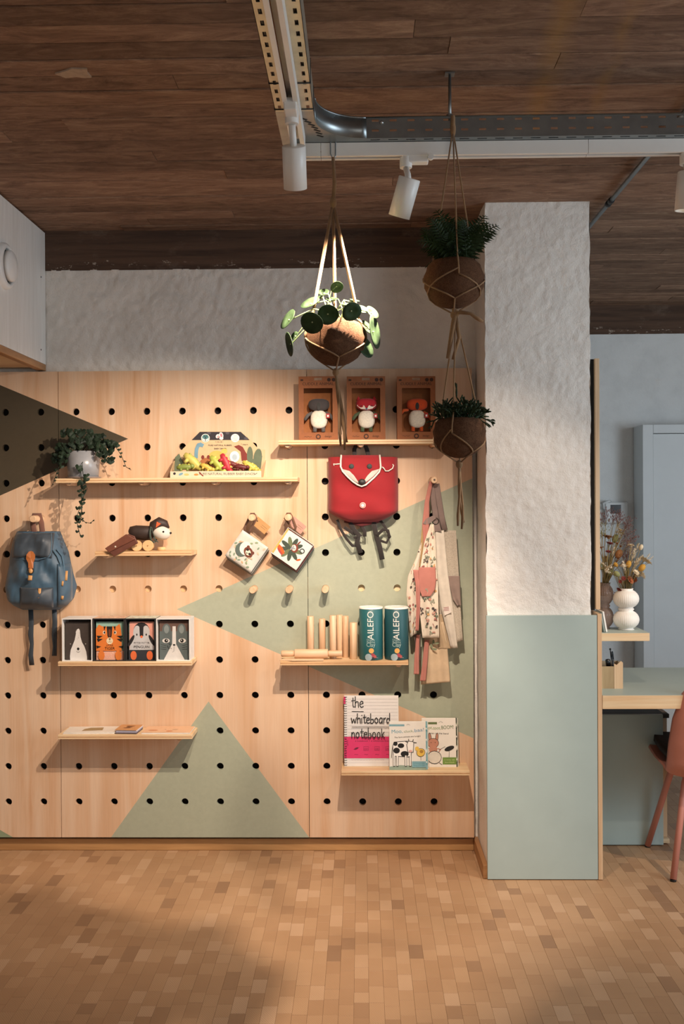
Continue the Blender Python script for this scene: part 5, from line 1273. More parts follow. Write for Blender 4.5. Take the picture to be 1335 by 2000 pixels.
for dx_, dy_, lb in ((267, -.034, 0), (289, -.034, 0), (267, .034, 0), (291, .034, 0)):
    p = U(dx_, 1065, yd+dy_); p.z = ZCs+wr
    wl_ = MB().lathe([(wr-.001, -.006), (wr, -.005), (wr, .005), (wr-.001, .006)], p, 26, 0, Matrix.Rotation(PI/2, 3, 'X')).build('wheel', wood('pale_wheel', '#e0bd8c', '#cfa672', 'x', 2), t)
    if dy_ < 0: MB().lathe([(.003, .006), (.003, .0075)], p, 10, 0, Matrix.Rotation(PI/2, 3, 'X')).build('axle_end', pm('#a87f4f', .6), wl_)
p = dp(315, 1059, .03); MB().lathe([(.016, 0), (.0175, .004), (.0175, .010), (.016, .014)], (p.x, p.y, ZCs), 20).build('wooden_block', wood('pale_wheel', '', ''), t)
cs_ = dp(299, 1042, -.004); mb = MB()
mb.tube([cs_+Vector((.008*math.cos(a)+.002, .034*math.cos(a), .036*math.sin(a))) for a in [2*PI*q/20 for q in range(20)]], .0042, 8, 0, True); mb.tube([dp(300, 1049, -.036), dp(303, 1055, -.038), dp(309, 1059, -.036)], [.004, .003, .002], 6); mb.tube([dp(296, 1030, -.037), dp(298, 1040, -.038), dp(302, 1050, -.038)], .002, 6); mb.build('scarf', fabric('#3f4a3f'), t)
# folded leather pouch leaning on the shelf edge
t = thing('leather_pouch', 'brown folded leather pouch hanging over the edge of the dog shelf', 'pouch', (dp(238, 1065, -.05).x, SF+.01, ZCs))
yl = SF-.012
def lp(px, py, dy=0): p = U(px, py, yl+dy); return (p.x, p.z)
mb = MB(); mb.prism([lp(206, 1072), lp(222, 1087), lp(269, 1061), lp(262, 1047), lp(250, 1043)], yl, yl+.010); mb.build('pouch_body', pm('#5e3426', .55, .12, 40, .2), t, .002)
mb = MB(); mb.prism([lp(205, 1071), lp(213, 1079), lp(265, 1053), lp(247, 1043)], yl-.005, yl-.0004); mb.build('flap', pm('#6a3c2b', .5, .12, 40, .2), t, .0018)
p = lp(226, 1067.5); MB().lathe([(.0035, 0), (.0035, .0015)], (p[0], yl-.005, p[1]), 12, 0, Matrix.Rotation(PI/2, 3, 'X')).build('snap_button', pm('#cfc3b2', .4), t)

# ------------------------------------------------------------------ hanging cloth books
def cloth_book(i, label, ctr, art, page_cols, tagcol, strapc):
    peg_c = hole(i, 3); Y = BY-.078; s = .5*.128; c0 = U(*ctr, Y)
    t = thing('hanging_cloth_book', label, 'cloth book', (c0.x, Y, c0.z-s*1.3), 'cloth books hanging from pegs')
    M0 = Matrix.Translation((c0.x, Y, c0.z)) @ Matrix.Rotation(math.radians(35), 4, 'Y')
    for k, pc in enumerate(page_cols):
        Mk = M0 @ Matrix.Translation((.003*k, .011*k, -.003*k)) @ Matrix.Rotation(.04*k, 4, 'Z')
        mb = MB(); mb.M = Mk
        mb.grid(lambda u, v: ((2*u-1)*s, .005*math.sin(3*u+k)+(.003*math.sin(4*v+k) if k else 0), (2*v-1)*s), 10, 10, 0, True, .007); o = mb.build('cloth_page', fabric(pc), t)
    pr = Print(lambda u, v, h: M0 @ Vector((u, .005*math.sin(3*(u/s+1)/2)-h-.0004, v)), .006); art(pr, s); pr.build('cover_art', t)
    pp = peg_c+Vector((0, -.055, 0)); tl = M0 @ Vector((-s*.75, .012, s*.95))
    mb = MB(); mb.tube([tl, tl+Vector((-.004, .0, .02)), pp+Vector((-PR-.002, 0, -.004)), pp+Vector((-.006, 0, PR+.002)), pp+Vector((.006, 0, PR+.002)), pp+Vector((PR+.002, 0, -.004)), tl+Vector((.02, .004, .012)), tl+Vector((.012, .004, -.004))], .0045, 8, 0, False, .35); mb.build('hanging_loop', fabric(strapc), t)
    a = pp+Vector((.012, -.008, -.014)); mb = MB(); mb.M = Matrix.Translation(a) @ Matrix.Rotation(math.radians(40), 4, 'Y'); mb.box(-.004, .064, .014, .0155, -.020, .020); tg = mb.build('swing_tag', pm(tagcol, .7, .06), t)
    pr = Print(lambda u, v, h: mb.M @ Vector((u, .014-h, v))); pr.ell(.006, .004, .003, .003, pm('#4a2f1c', .7)); pr.line([(.03, -.004), (.055, -.004)], .0012, pm('#7c5a38', .7)); pr.line([(.03, .004), (.058, .004)], .0012, pm('#7c5a38', .7)); pr.build('tag_print', tg)
def art_raccoon(pr, s):
    rr = random.Random(6)
    for kx in range(34):
        u, v = rr.uniform(-.9, .9)*s, rr.uniform(-.9, .9)*s; a = rr.uniform(0, 3)
        pr.ell(u, v, .0068, .0036, pm(rr.choice(['#8fa07c', '#c9a27f', '#7b8f78', '#d3b79a']), .85), a, 8)
    s0 = s; s = s*1.3
    pr.ell(-.25*s, -.05*s, .32*s, .36*s, pm('#56635c', .85), .4); pr.ell(-.12*s, .10*s, .30*s, .34*s, pm('#e6ded0', .85), .4)
    pr.ell(.1*s, .02*s, .28*s, .22*s, pm('#6b3a2c', .85), -.5); pr.ell(.1*s, .0, .15*s, .13*s, pm('#e3d3bd', .85), -.5)
    for a in ((.0, .1), (.2, -.02)): pr.ell(a[0]*s, a[1]*s, .07*s, .06*s, BLACK)
    pr.ell(.06*s, -.06*s, .04*s, .03*s, BLACK); pr.ell(-.05*s, .24*s, .08*s, .07*s, pm('#6b3a2c', .85)); pr.ell(.3*s, .12*s, .08*s, .07*s, pm('#6b3a2c', .85))
def art_toucan(pr, s):
    D, O = pm('#3f4a3d', .85), pm('#d65a25', .85)
    pr.poly([(-.98*s, -.98*s), (.98*s, -.98*s), (.98*s, .98*s), (-.98*s, .98*s)], pm('#cdd3cb', .85))
    for k in range(9):
        a = k*2*PI/9+.2; pr.ell(-.05*s+.42*s*math.cos(a), -.05*s+.42*s*math.sin(a), .38*s, .14*s, D if k % 3 else pm('#66704f', .85), a, 14)
    pr.ell(-.60*s, -.42*s, .38*s, .14*s, O, -.4); pr.ell(-.55*s, -.58*s, .3*s, .07*s, pm('#a9433a', .85), -.4)
    pr.ell(.12*s, .12*s, .24*s, .28*s, pm('#7a3b2b', .85), .6); pr.ell(.06*s, .12*s, .15*s, .20*s, pm('#ddd3c6', .85), .6); pr.ell(.0, .06*s, .11*s, .10*s, pm('#8f9296', .85), .4)
    for a in ((-.02, .2), (.14, .1)): pr.ell(a[0]*s, a[1]*s, .03*s, .03*s, BLACK)
    pr.ell(.15*s, .52*s, .05*s, .2*s, pm('#7a3b2b', .85), -.2); pr.ell(.75*s, -.35*s, .16*s, .06*s, O, .8); pr.poly([(-.98*s, .7*s), (-.98*s, .98*s), (.98*s, .98*s), (.98*s, .92*s), (-.9*s, .9*s)], pm('#5a2f25', .85))
    pr.ring(.62*s, .25*s, .14*s, .14*s, .004, pm('#3a3f40', .85)); pr.poly([(-.98*s, -.9*s), (-.84*s, -.9*s), (-.88*s, .95*s), (-.98*s, .95*s)], pm('#c9a75e', .85))
cloth_book(7, 'white fabric book with a raccoon and leaves hanging from a peg', (481, 1077), art_raccoon, ('#cfcabf', '#6a6a62', '#c9c4ba', '#7b7464', '#a39b8b'), '#b88a56', '#5e4030')
cloth_book(8, 'fabric book with dark green leaves and orange beak hanging from a peg', (570, 1072), art_toucan, ('#cfd2c9', '#3d3f40', '#a4433a', '#8f978c', '#454a4a'), '#b98a7a', '#6a4a34')

# ------------------------------------------------------------------ red fox backpack
YB = BY-.015
def fb(px, py, dy=0): return U(px, py, YB-.075+dy)
RED = fabric('#8f131b', 'red_canvas', .85, 1100, .3, .06); DKS = fabric('#2b2523', 'dark_webbing'); TRIM = fabric('#ddd6c8')
t = thing('fox_backpack', 'red child backpack with fox face flap hanging from a peg', 'backpack', (fb(708, 1020).x, BY, fb(708, 1020).z))
outl = lambda v: (637.5+(2.5 if v < .5 else 2.5*(1-v)*2)+(3*v), 779-3*v-(0 if v > .5 else 2*(1-2*v)))
def bagfn(front):
    def fn(u, v):
        # v 0 bottom .. 1 top ; u 0 left .. 1 right
        py = 1022-(1022-893)*v; xl, xr = outl(v)
        cz = max(0, .22-v)/.22; ins = 18*cz**2.2; xl += ins; xr -= ins
        py -= 14*(abs(2*u-1)**2.6)*cz*.9
        s_ = abs(2*u-1); e = (1-s_**4)**.5 if s_ < 1 else 0; ev = min(1, (v/.16))**.5*(1 if v < .86 else (1-(v-.86)/.14*.45))
        d = .070*e*ev+.004*math.sin(9*u+5*v)*e+.003*math.sin(17*v+6*u)*e
        p = U(xl+(xr-xl)*u, py, YB-.035); return Vector((p.x, YB-.030-d if front else YB-.028+.020*e, p.z))
    return fn
mb = MB(); mb.grid(bagfn(True), 32, 26); mb.grid(bagfn(False), 32, 26); mb.build('main_compartment', RED, t)
def surf(px, py, h=0):
    v = (1022-py)/(1022-893); xl, xr = outl(min(1, max(0, v))); u = (px-xl)/(xr-xl); p = bagfn(True)(min(1, max(0, u)), min(1, max(0, v)))
    return Vector((U(px, py, p.y).x, p.y-h, U(px, py, p.y).z))
fo = [(666, 889), (741, 889), (742, 901), (743, 913), (740, 922), (731, 932), (721, 941), (714, 947), (706, 950), (698, 947), (689, 941), (679, 932), (669, 921), (665, 912), (665, 900)]
def flap_mesh(P, h, mat, name, par, th=.004):
    mb = MB(); n = len(P); cxp = sum(p[0] for p in P)/n; cyp = sum(p[1] for p in P)/n
    rings = [1.0, .75, .5, .25]; vs = []
    for r in rings: vs += [surf(cxp+(x-cxp)*r, cyp+(y-cyp)*r, h) for x, y in P]
    vs.append(surf(cxp, cyp, h)); fs = []
    for a in range(3): fs += [(a*n+i, a*n+(i+1) % n, (a+1)*n+(i+1) % n, (a+1)*n+i) for i in range(n)]
    fs += [(3*n+i, 3*n+(i+1) % n, 4*n) for i in range(n)]; o0 = len(vs)
    vs += [surf(x, y, h-th) for x, y in P]; fs += [(i, o0+i, o0+(i+1) % n, (i+1) % n) for i in range(n)]
    mb.add(vs, fs, 0, True); return mb.build(name, mat, par)
fl = flap_mesh(fo, .008, RED, 'face_flap', t, .006)
mb = MB(); mb.tube([surf(x, y, .0085) for x, y in fo[1:]+[fo[0]]], .0036, 8); mb.build('white_piping', TRIM, fl)
for s_ in (-1, 1):
    P = [(704+s_*4 if s_ > 0 else 703, 946), (704+s_*13, 940), (704+s_*24, 931), (704+s_*34, 921), (704+s_*36, 916), (704+s_*22, 920), (704+s_*13, 929), (704+s_*7, 938)]
    flap_mesh(P, .0100, fabric('#b9b4aa'), 'cheek_patch', fl, .002)
for px in (686, 721): MB().ball(surf(px, 911, .0095), (.0105, .003, .0105), 14, 8).build('eye', pm('#2d3432', .7), fl)
MB().ball(surf(706.5, 941.5, .010), (.0155, .008, .0125), 16, 10).build('nose', pm('#1f1c1b', .55), fl)
for P in ([(664, 906), (655, 907), (651, 906), (652, 909)], [(746, 912), (750, 916), (752, 920), (758, 920), (766, 915), (768, 909), (766, 907)]): MB().tube([surf(x, y, .006) for x, y in P], .0024, 7).build('drawstring', TRIM, t)
bd = MB(); c_ = surf(708, 987, .001); bd.lathe([(.0125, 0), (.0125, .002), (.010, .003)], c_, 24, 0, Matrix.Rotation(PI/2, 3, 'X')); bdo = bd.build('round_badge', pm('#e9b7ae', .7), t)
pr = Print(face(c_+Vector((0, -.003, 0))))
pr.ring(0, 0, .0088, .0088, .0022, pm('#d8483f', .7), 18); pr.ell(0, 0, .0045, .0045, WHITE); pr.build('badge_print', bdo)
pegc = hole(10, 1)
mb = MB()
for s_ in (-1, 1): mb.tube([pegc+Vector((0, -.06, PR+.003)), pegc+Vector((s_*.014, -.058, .008)), pegc+Vector((s_*.026, -.05, -.02)), surf(706+s_*14, 893, -.004)], [.008, .008, .009, .009], 8, 0, False, .25)
mb.build('hanging_loop', DKS, t)
for P, w_ in (([(658, 1015), (664, 1032), (676, 1052), (688, 1066), (697, 1066)], .006), ([(684, 1020), (690, 1035), (700, 1045), (697, 1060), (704, 1080)], .011), ([(698, 1018), (706, 1028), (712, 1038), (712, 1048)], .008), ([(729, 1018), (733, 1040), (741, 1068), (746, 1093)], .011), ([(742, 1016), (752, 1030), (761, 1048), (754, 1060), (740, 1055)], .006), ([(672, 1030), (690, 1042), (706, 1046), (690, 1050)], .007), ([(735, 1046), (748, 1034), (757, 1036), (760, 1050)], .007)):
    MB().tube([U(x, y, YB-.035+.006*math.sin(q*1.7)) for q, (x, y) in enumerate(P)], w_*.95, 8, 0, False, .2, up=(0, 1, 0)).build('shoulder_strap', DKS, t)
MB().tube([U(672, 1016, YB-.03), U(706, 1022, YB-.03), U(742, 1016, YB-.03)], [.010, .016, .010], 10, 0, False, .5).build('base_panel', fabric('#5c1a1c'), t)

# ------------------------------------------------------------------ dark blue rucksack
YR = BY-.012
BLUE = fabric('#3b566a', 'blue_oilcloth', .5, 1000, .15, .14); BLUED = fabric('#36404a', 'dark_blue_oilcloth', .5, 1000, .15, .12); TAN = pm('#a8622f', .5, .12, 40, .2); TANL = pm('#cc9a62', .5, .08)
t = thing('rucksack', 'dark blue rucksack with tan leather closure hanging from a peg', 'backpack', (U(76, 1190, YR).x, BY, U(76, 1190, YR).z))
def ruck(front):
    def fn(u, v):
        py = 1192-(1192-1038)*v
        prof = [(0.0, 42, 112), (.06, 26, 128), (.14, 14, 141), (.30, 9, 148), (.45, 13, 141), (.6, 17, 136), (.75, 20, 131), (.9, 26, 121), (1.0, 32, 115)]
        for (v0, a0, b0), (v1, a1, b1) in zip(prof, prof[1:]):
            if v <= v1 or v1 == 1.0:
                k_ = (v-v0)/(v1-v0); xl, xr = a0+(a1-a0)*k_, b0+(b1-b0)*k_; break
        s_ = abs(2*u-1); e = math.sqrt(max(0, 1-s_**3.2)); ev = min(1, v/.12)**.5*(1 if v < .9 else 1-(v-.9)/.1*.3)
        d = (.085*e+.006*math.sin(11*u+7*v)*e+.014*noise.noise(Vector((u*5, v*6, 3.1)))*e+.010*abs(noise.noise(Vector((u*9+3, v*7-u*6, 1.7))))*e)*ev
        p = U(xl+(xr-xl)*u, py, YR-.04); return Vector((p.x, YR-.022-d if front else YR-.020+.014*e, p.z))
    return fn
mb = MB(); mb.grid(ruck(True), 36, 32); mb.grid(ruck(False), 36, 32); mb.build('main_compartment', BLUE, t)
def rs(px, py, h=0):
    v = min(1, max(0, (1192-py)/154)); lo, hi = 0.0, 1.0
    for _ in range(18):
        m_ = (lo+hi)/2; p = ruck(True)(m_, v); q = PJ(p.x, p.y, p.z)
        if q[0] < px: lo = m_
        else: hi = m_
    p = ruck(True)(lo, v); return Vector((p.x, p.y-h, p.z))
def patch(fnp, nu, nv, h, mat, name, par, th=.004, bulge=0):
    mb = MB(); mb.grid(lambda u, v: rs(*fnp(u, v), h+bulge*(1-(2*u-1)**4)*(1-(2*v-1)**4)), nu, nv, 0, True, th); return mb.build(name, mat, par)
patch(lambda u, v: ((24+4*v)+(102-24+2*v)*u, 1088-(1088-1040)*v-3*math.sin(PI*u)*(1-v)), 22, 10, .006, BLUED, 'top_flap', t)
MB().tube([rs(101, 1041, .008), rs(102, 1060, .008), rs(101, 1078, .008), rs(97, 1086, .008), rs(80, 1090, .008), rs(60, 1091.5, .008), rs(28, 1091, .008)], .0018, 6).build('flap_piping', fabric('#4f6e84'), t)
patch(lambda u, v: (40+65*u, 1188-(1188-1145)*v), 16, 10, .004, BLUED, 'front_pocket', t, .004, .016)
patch(lambda u, v: (112+30*u, 1185-(1185-1100)*v), 8, 12, .003, BLUE, 'side_pocket', t, .004, .012)
P = [(58, 1076), (62, 1074.5), (66, 1076), (70, 1082), (70, 1090), (67, 1097), (66.5, 1110), (57.5, 1110), (57, 1097), (53, 1090), (53.5, 1082)]
mb = MB(); pts = [rs(x, y, .013) for x, y in P]; cc = sum(pts, Vector())/len(pts); n_ = len(pts); mb.add(pts+[cc]+[q+Vector((0, .004, 0)) for q in pts], [(i, (i+1) % n_, n_) for i in range(n_)]+[(i, n_+1+i, n_+1+(i+1) % n_, (i+1) % n_) for i in range(n_)]); mb.build('leather_closure', TAN, t)
MB().ball(rs(62, 1113, .012), (.0095, .006, .0105), 14, 8).build('wooden_toggle', TANL, t)
MB().tube([rs(62+5.5*math.cos(a), 1112+6*math.sin(a), .013) for a in [2*PI*q/16 for q in range(16)]], .0018, 6, 0, True).build('elastic_loop', BLACK, t)
for a, b, w_ in (((62, 1121), (61, 1130), .009), ((80, 1146), (79, 1164), .0062), ((132, 1114), (131, 1132), .0062), ((124.5, 1161), (123.5, 1168), .0055), ((125, 1133), (124, 1142), .004)):
    MB().tube([rs(*a, .017), rs((a[0]+b[0])/2, (a[1]+b[1])/2, .018), rs(*b, .018)], w_, 8, 0, False, .3, up=(0, 1, 0)).build('leather_tab', TANL, t)
for P in ([(104, 1072), (113, 1085), (119, 1100), (122, 1125), (122, 1150), (124, 1163)], [(112, 1072), (122, 1085), (126, 1105), (125, 1135)]): MB().tube([rs(x, y, .008) for x, y in P], .003, 7).build('draw_cord', fabric('#4d6b80'), t)
pc = hole(1, 3); mb = MB()
mb.tube([rs(64, 1041, -.02), pc+Vector((-.017, -.06, -.02)), pc+Vector((-.010, -.06, PR+.002)), pc+Vector((.010, -.06, PR+.002)), pc+Vector((.019, -.06, -.02)), rs(80, 1041, -.02)], .012, 8, 0, False, .2, up=(0, 1, 0)); mb.build('hanging_loop', fabric('#7a5548'), t)
for P in ([(60, 1190), (61, 1215), (60, 1240), (62, 1258), (60, 1280), (62, 1299)], [(106, 1188), (107, 1215), (106, 1240), (107, 1262), (106, 1281)]):
    MB().tube([U(x, y, YR-.02-.004*math.sin(q*2)) for q, (x, y) in enumerate(P)], [.0105, .0105, .0115, .0085, .0105, .0112][:len(P)], 8, 0, False, .22, up=(0, 1, 0)).build('shoulder_strap', BLUED, t)

# ------------------------------------------------------------------ aprons on the screw-headed peg
def cloth(rows, Y, mat, name, par, fold=.010, nf=3.0, ph=0.0, nu=26, sag=None):
    """hanging cloth from rows [(py, pxl, pxr, yoff)...] top to bottom, with vertical folds"""
    rows = sorted(rows)
    def at(v):
        py = rows[-1][0]-(rows[-1][0]-rows[0][0])*v
        for a, b in zip(rows, rows[1:]):
            if py <= b[0]+1e-6:
                k_ = (py-a[0])/(b[0]-a[0]); return (py,)+tuple(a[q]+(b[q]-a[q])*k_ for q in (1, 2, 3))
        return rows[-1]
    def fn(u, v, h=0):
        py, xl, xr, yo = at(v); g = fold*(1-.5*v)
        y = Y-yo+g*math.sin(nf*2*PI*u+ph+1.2*v)+g*.4*math.sin(nf*3.7*u+5*v)
        py2 = py+(sag(u) if sag else 0)*(1-v)
        p = U(xl+(xr-xl)*u, py2, y); return Vector((p.x, y-h, p.z))
    mb = MB(); mb.grid(fn, nu, 34, 0, True, .0022); return mb.build(name, mat, par), fn
def linen(name, hexc, tex):
    key = name
    if key in _M: return _M[key]
    t = NT(name); c = lin(hexc); v_ = t.n('ShaderNodeTexVoronoi'); t.l(t.co(), v_.inputs['Vector']); v_.inputs['Scale'].default_value = tex
    t.col(t.ramp(v_.outputs['Distance'], [(.2, sc(c, 1.06)), (.7, sc(c, .82))])); t.rough(.95); t.bump(v_.outputs['Distance'], .4, .001); _M[key] = t.m; return t.m
YA = BY-.050; pk = hole(12, 2)
CREAM = fabric('#dccfbc', 'cream_cotton', .95, 800, .25, .06); ROSE = fabric('#b5766a', 'rose_cotton', .95, 800, .25, .08); TAUPE = fabric('#83716b', 'taupe_webbing'); GREYL = linen('grey_linen', '#b9ae9e', 260); GREYD = fabric('#8b786f', 'mauve_linen'); SAND = fabric('#b79f80', 'sand_cotton')
# back apron (grey linen)
t = thing('linen_apron', 'grey linen apron with mauve pocket hanging nearest the column', 'apron', (U(872, 1265, YA).x, YA, U(872, 1265, YA).z), 'aprons on the peg')
cloth([(1036, 849, 890, .004), (1120, 852, 895, .006), (1200, 858, 899, .008), (1262, 878, 903, .010)], YA-.006, GREYL, 'bib_and_skirt', t, .006, 1.5, .6, sag=lambda u: -12*u)
cloth([(1036, 849, 866, .012), (1120, 852, 874, .018), (1190, 861, 884, .020), (1266, 880, 893, .016)], YA-.016, fabric('#cfc6b8', 'pale_linen'), 'folded_panel', t, .005, 1.0, 2.0, 12)
cloth([(1125, 873, 897, .0), (1170, 884, 899, .0), (1183, 893, 900, .0)], YA-.026, GREYD, 'pocket', t, .003, 1, 0, 10)
cloth([(1200, 852, 862, .0), (1240, 854, 874, .004), (1267, 856, 880, .006)], YA-.012, SAND, 'inner_side', t, .005, 1.2, 1.0, 12)
MB().prism([(q.x, q.z) for q in (U(863, 1186, YA), U(877, 1181, YA), U(879, 1194, YA), U(866, 1200, YA))][::-1], YA-.0435, YA-.0425).build('sewn_label', pm('#d9cfc6', .9), t)
pr = Print(face((U(871, 1190, YA-.0435).x, YA-.0435, U(871, 1190, YA-.0435).z)))
for k_ in range(3): pr.line([(-.011, -.006+.006*k_), (.011, -.003+.006*k_)], .0022, pm('#8a4a4a', .9))
pr.build('label_print', t)
for P in ([(842, 940), (846, 975), (850, 1005), (856, 1035)], [(852, 945), (858, 985), (862, 1010), (868, 1036)]):
    MB().tube([U(x, y, YA-.030+.004*q) for q, (x, y) in enumerate(P)], .0125, 8, 0, False, .14, up=(0, 1, 0)).build('neck_strap', TAUPE, t)
bk_ = U(850, 1018, YA-.036)
MB().tube([bk_+Vector((.013*math.cos(a), 0, .013*math.sin(a))) for a in [2*PI*q/16 for q in range(16)]], .0022, 6, 0, True).build('metal_ring', pm('#3c3632', .35, .05, metal=.8), t)
MB().prism([(q.x, q.z) for q in (U(824, 1022, YA), U(831, 1012, YA), U(846, 1006, YA), U(849, 1012, YA), U(840, 1020, YA), U(832, 1025, YA))][::-1], YA-.046, YA-.043).build('strap_end', TAUPE, t)
cloth([(1016, 845, 856, .0), (1038, 848, 862, .0)], YA-.036, TAUPE, 'strap_tab', t, .001, 1, 0, 6)
# front apron (flower print)
t = thing('floral_apron', 'cream apron printed with small leaves, rose pocket in front', 'apron', (U(830, 1250, YA).x, YA-.05, U(830, 1250, YA).z), 'aprons on the peg')
front, ffn = cloth([(1024, 840, 846, .0), (1060, 828, 850, .004), (1110, 820, 852, .008), (1150, 816, 855, .010), (1200, 820, 856, .010), (1246, 825, 857, .008)], YA-.050, CREAM, 'front_panel', t, .005, 1.4, .4)
left, lfn = cloth([(1024, 824, 834, .0), (1060, 821, 832, .0), (1090, 812, 830, .004), (1125, 796, 826, .008), (1160, 793, 822, .010), (1200, 797, 818, .008), (1245, 801, 812, .006)], YA-.034, CREAM, 'side_panel', t, .006, 1.2, 2.2, sag=lambda u: -8*u)
def petals(fn, n, seed, par):
    pr = Print(lambda u, v, h: fn(u, v, h+.0004)); rr = random.Random(seed); cl = ['#9a5b55', '#5f6a5a', '#c08a7a', '#8a8f7c', '#453c3a', '#c9a070']
    for k_ in range(n):
        u, v = rr.uniform(.08, .92), rr.uniform(.03, .95); a = rr.uniform(0, PI); m_ = pm(rr.choice(cl), .9); q = rr.random()
        if q < .45: pr.ell(u, v, .075, .012, m_, 0 if abs(math.cos(a)) > .5 else .12, 8)
        elif q < .8: pr.line([(u-.09*math.cos(a), v-.020*math.sin(a)), (u, v+.004), (u+.09*math.cos(a), v+.020*math.sin(a))], .010, m_)
        else:
            for b in range(3): pr.ell(u+.06*math.cos(b*2.1+a), v+.012*math.sin(b*2.1+a), .045, .009, m_, 0, 7)
    pr.build('leaf_print', par)['kind'] = 'stuff'
petals(ffn, 95, 1, front); petals(lfn, 60, 2, left)
po, pfn = cloth([(1108, 817, 850, .0), (1135, 817, 851, .0), (1152, 819, 849, .0), (1165, 824, 840, .0)], YA-.070, ROSE, 'pocket', t, .002, 1, 0, 14)
cloth([(1113, 806, 818, .0), (1140, 811, 820, .004), (1190, 813, 820, .004), (1232, 811, 817, .004)], YA-.066, ROSE, 'tie_ribbon', t, .002, 1, 0, 8)
cloth([(940, 838, 845, .0), (980, 829, 838, .0), (1024, 824, 838, .0), (1076, 829, 833, .004)], YA-.044, ROSE, 'neck_strap', t, .002, 1, 0, 6)
cloth([(1024, 824, 831, .0), (1060, 821, 830, .0), (1108, 818, 828, .0)], YA-.040, fabric('#a98b5f', 'printed_tan'), 'inner_edge', t, .002, 1, 0, 8)
# lowest hanging tea towel behind the aprons
t = thing('tea_towel', 'sand coloured cloth with rose ribbons hanging lowest behind the aprons', 'cloth', (U(848, 1335, YA).x, YA+.02, U(848, 1335, YA).z), 'aprons on the peg')
cloth([(1215, 826, 868, .0), (1250, 828, 872, .006), (1300, 824, 876, .010), (1337, 822, 879, .010)], YA-.008, fabric('#cdb596', 'sand_towel'), 'towel', t, .008, 1.8, .5, sag=lambda u: -5*u)
for P in ([(1250, 829, 838, .0), (1300, 824, 834, .0), (1330, 820, 831, .0)], [(1240, 813, 819, .0), (1280, 809, 818, .0), (1317, 808, 818, .0)]): cloth(P, YA-.032, ROSE, 'ribbon', t, .002, 1, 0, 6)
cloth([(1238, 806, 822, .0), (1265, 812, 821, .0), (1290, 817, 821, .0)], YA-.022, fabric('#5a4a42', 'dark_brown_lining'), 'lining', t, .003, 1, 0, 8)  # small dark brown cloth piece at the left of the towel
pr = Print(face((0, YA-.031, 0)))
for px_, py_ in ((842, 1262), (848, 1268), (853, 1256), (846, 1254)): q = U(px_, py_, YA-.031); pr.ell(q.x, q.z, .010, .005, pm('#7d8468', .9), px_*.7)
pr.build('leaf_print', t)['kind'] = 'stuff'
cloth([(940, 845, 851, .0), (1000, 850, 856, .0), (1100, 846, 856, .0), (1216, 840, 856, .0)], YA+.012, TAUPE, 'hanging_loop', t, .002, 1, 0, 6)

# ------------------------------------------------------------------ hanging planters
def coir():
    t = NT('coconut_fibre'); n = t.noise(t.co((1, 1, 1)), 60, 6, .7); f = t.noise(t.co((1, 1, 1)), 260, 4, .7, 2.0)
    t.col(t.mix(.5, t.ramp(n, [(.3, lin('#4a2e1e')), (.7, lin('#74503a'))]), t.ramp(f, [(.35, lin('#38231a')), (.7, lin('#9a7458'))]))); t.rough(.95, 0, .1); t.bump(f, .9, .004); return t.m
M_COIR = coir(); M_SOIL = pm('#2b1d14', .95, .2, 90, .8)
def leafmat(a, b, name, tr=.25):
    t = NT(name); n = t.noise(t.co(), 30, 4); t.col(t.ramp(n, [(.3, lin(a)), (.7, lin(b))])); t.rough(.55, 0, .2)
    tl = t.n('ShaderNodeBsdfTranslucent'); tl.inputs[0].default_value = sc(lin(b), 1.5); mx = t.n('ShaderNodeMixShader'); mx.inputs[0].default_value = tr
    out = t.t.nodes['Material Output']; t.l(t.b.outputs[0], mx.inputs[1]); t.l(tl.outputs[0], mx.inputs[2]); t.l(mx.outputs[0], out.inputs[0]); return t.m
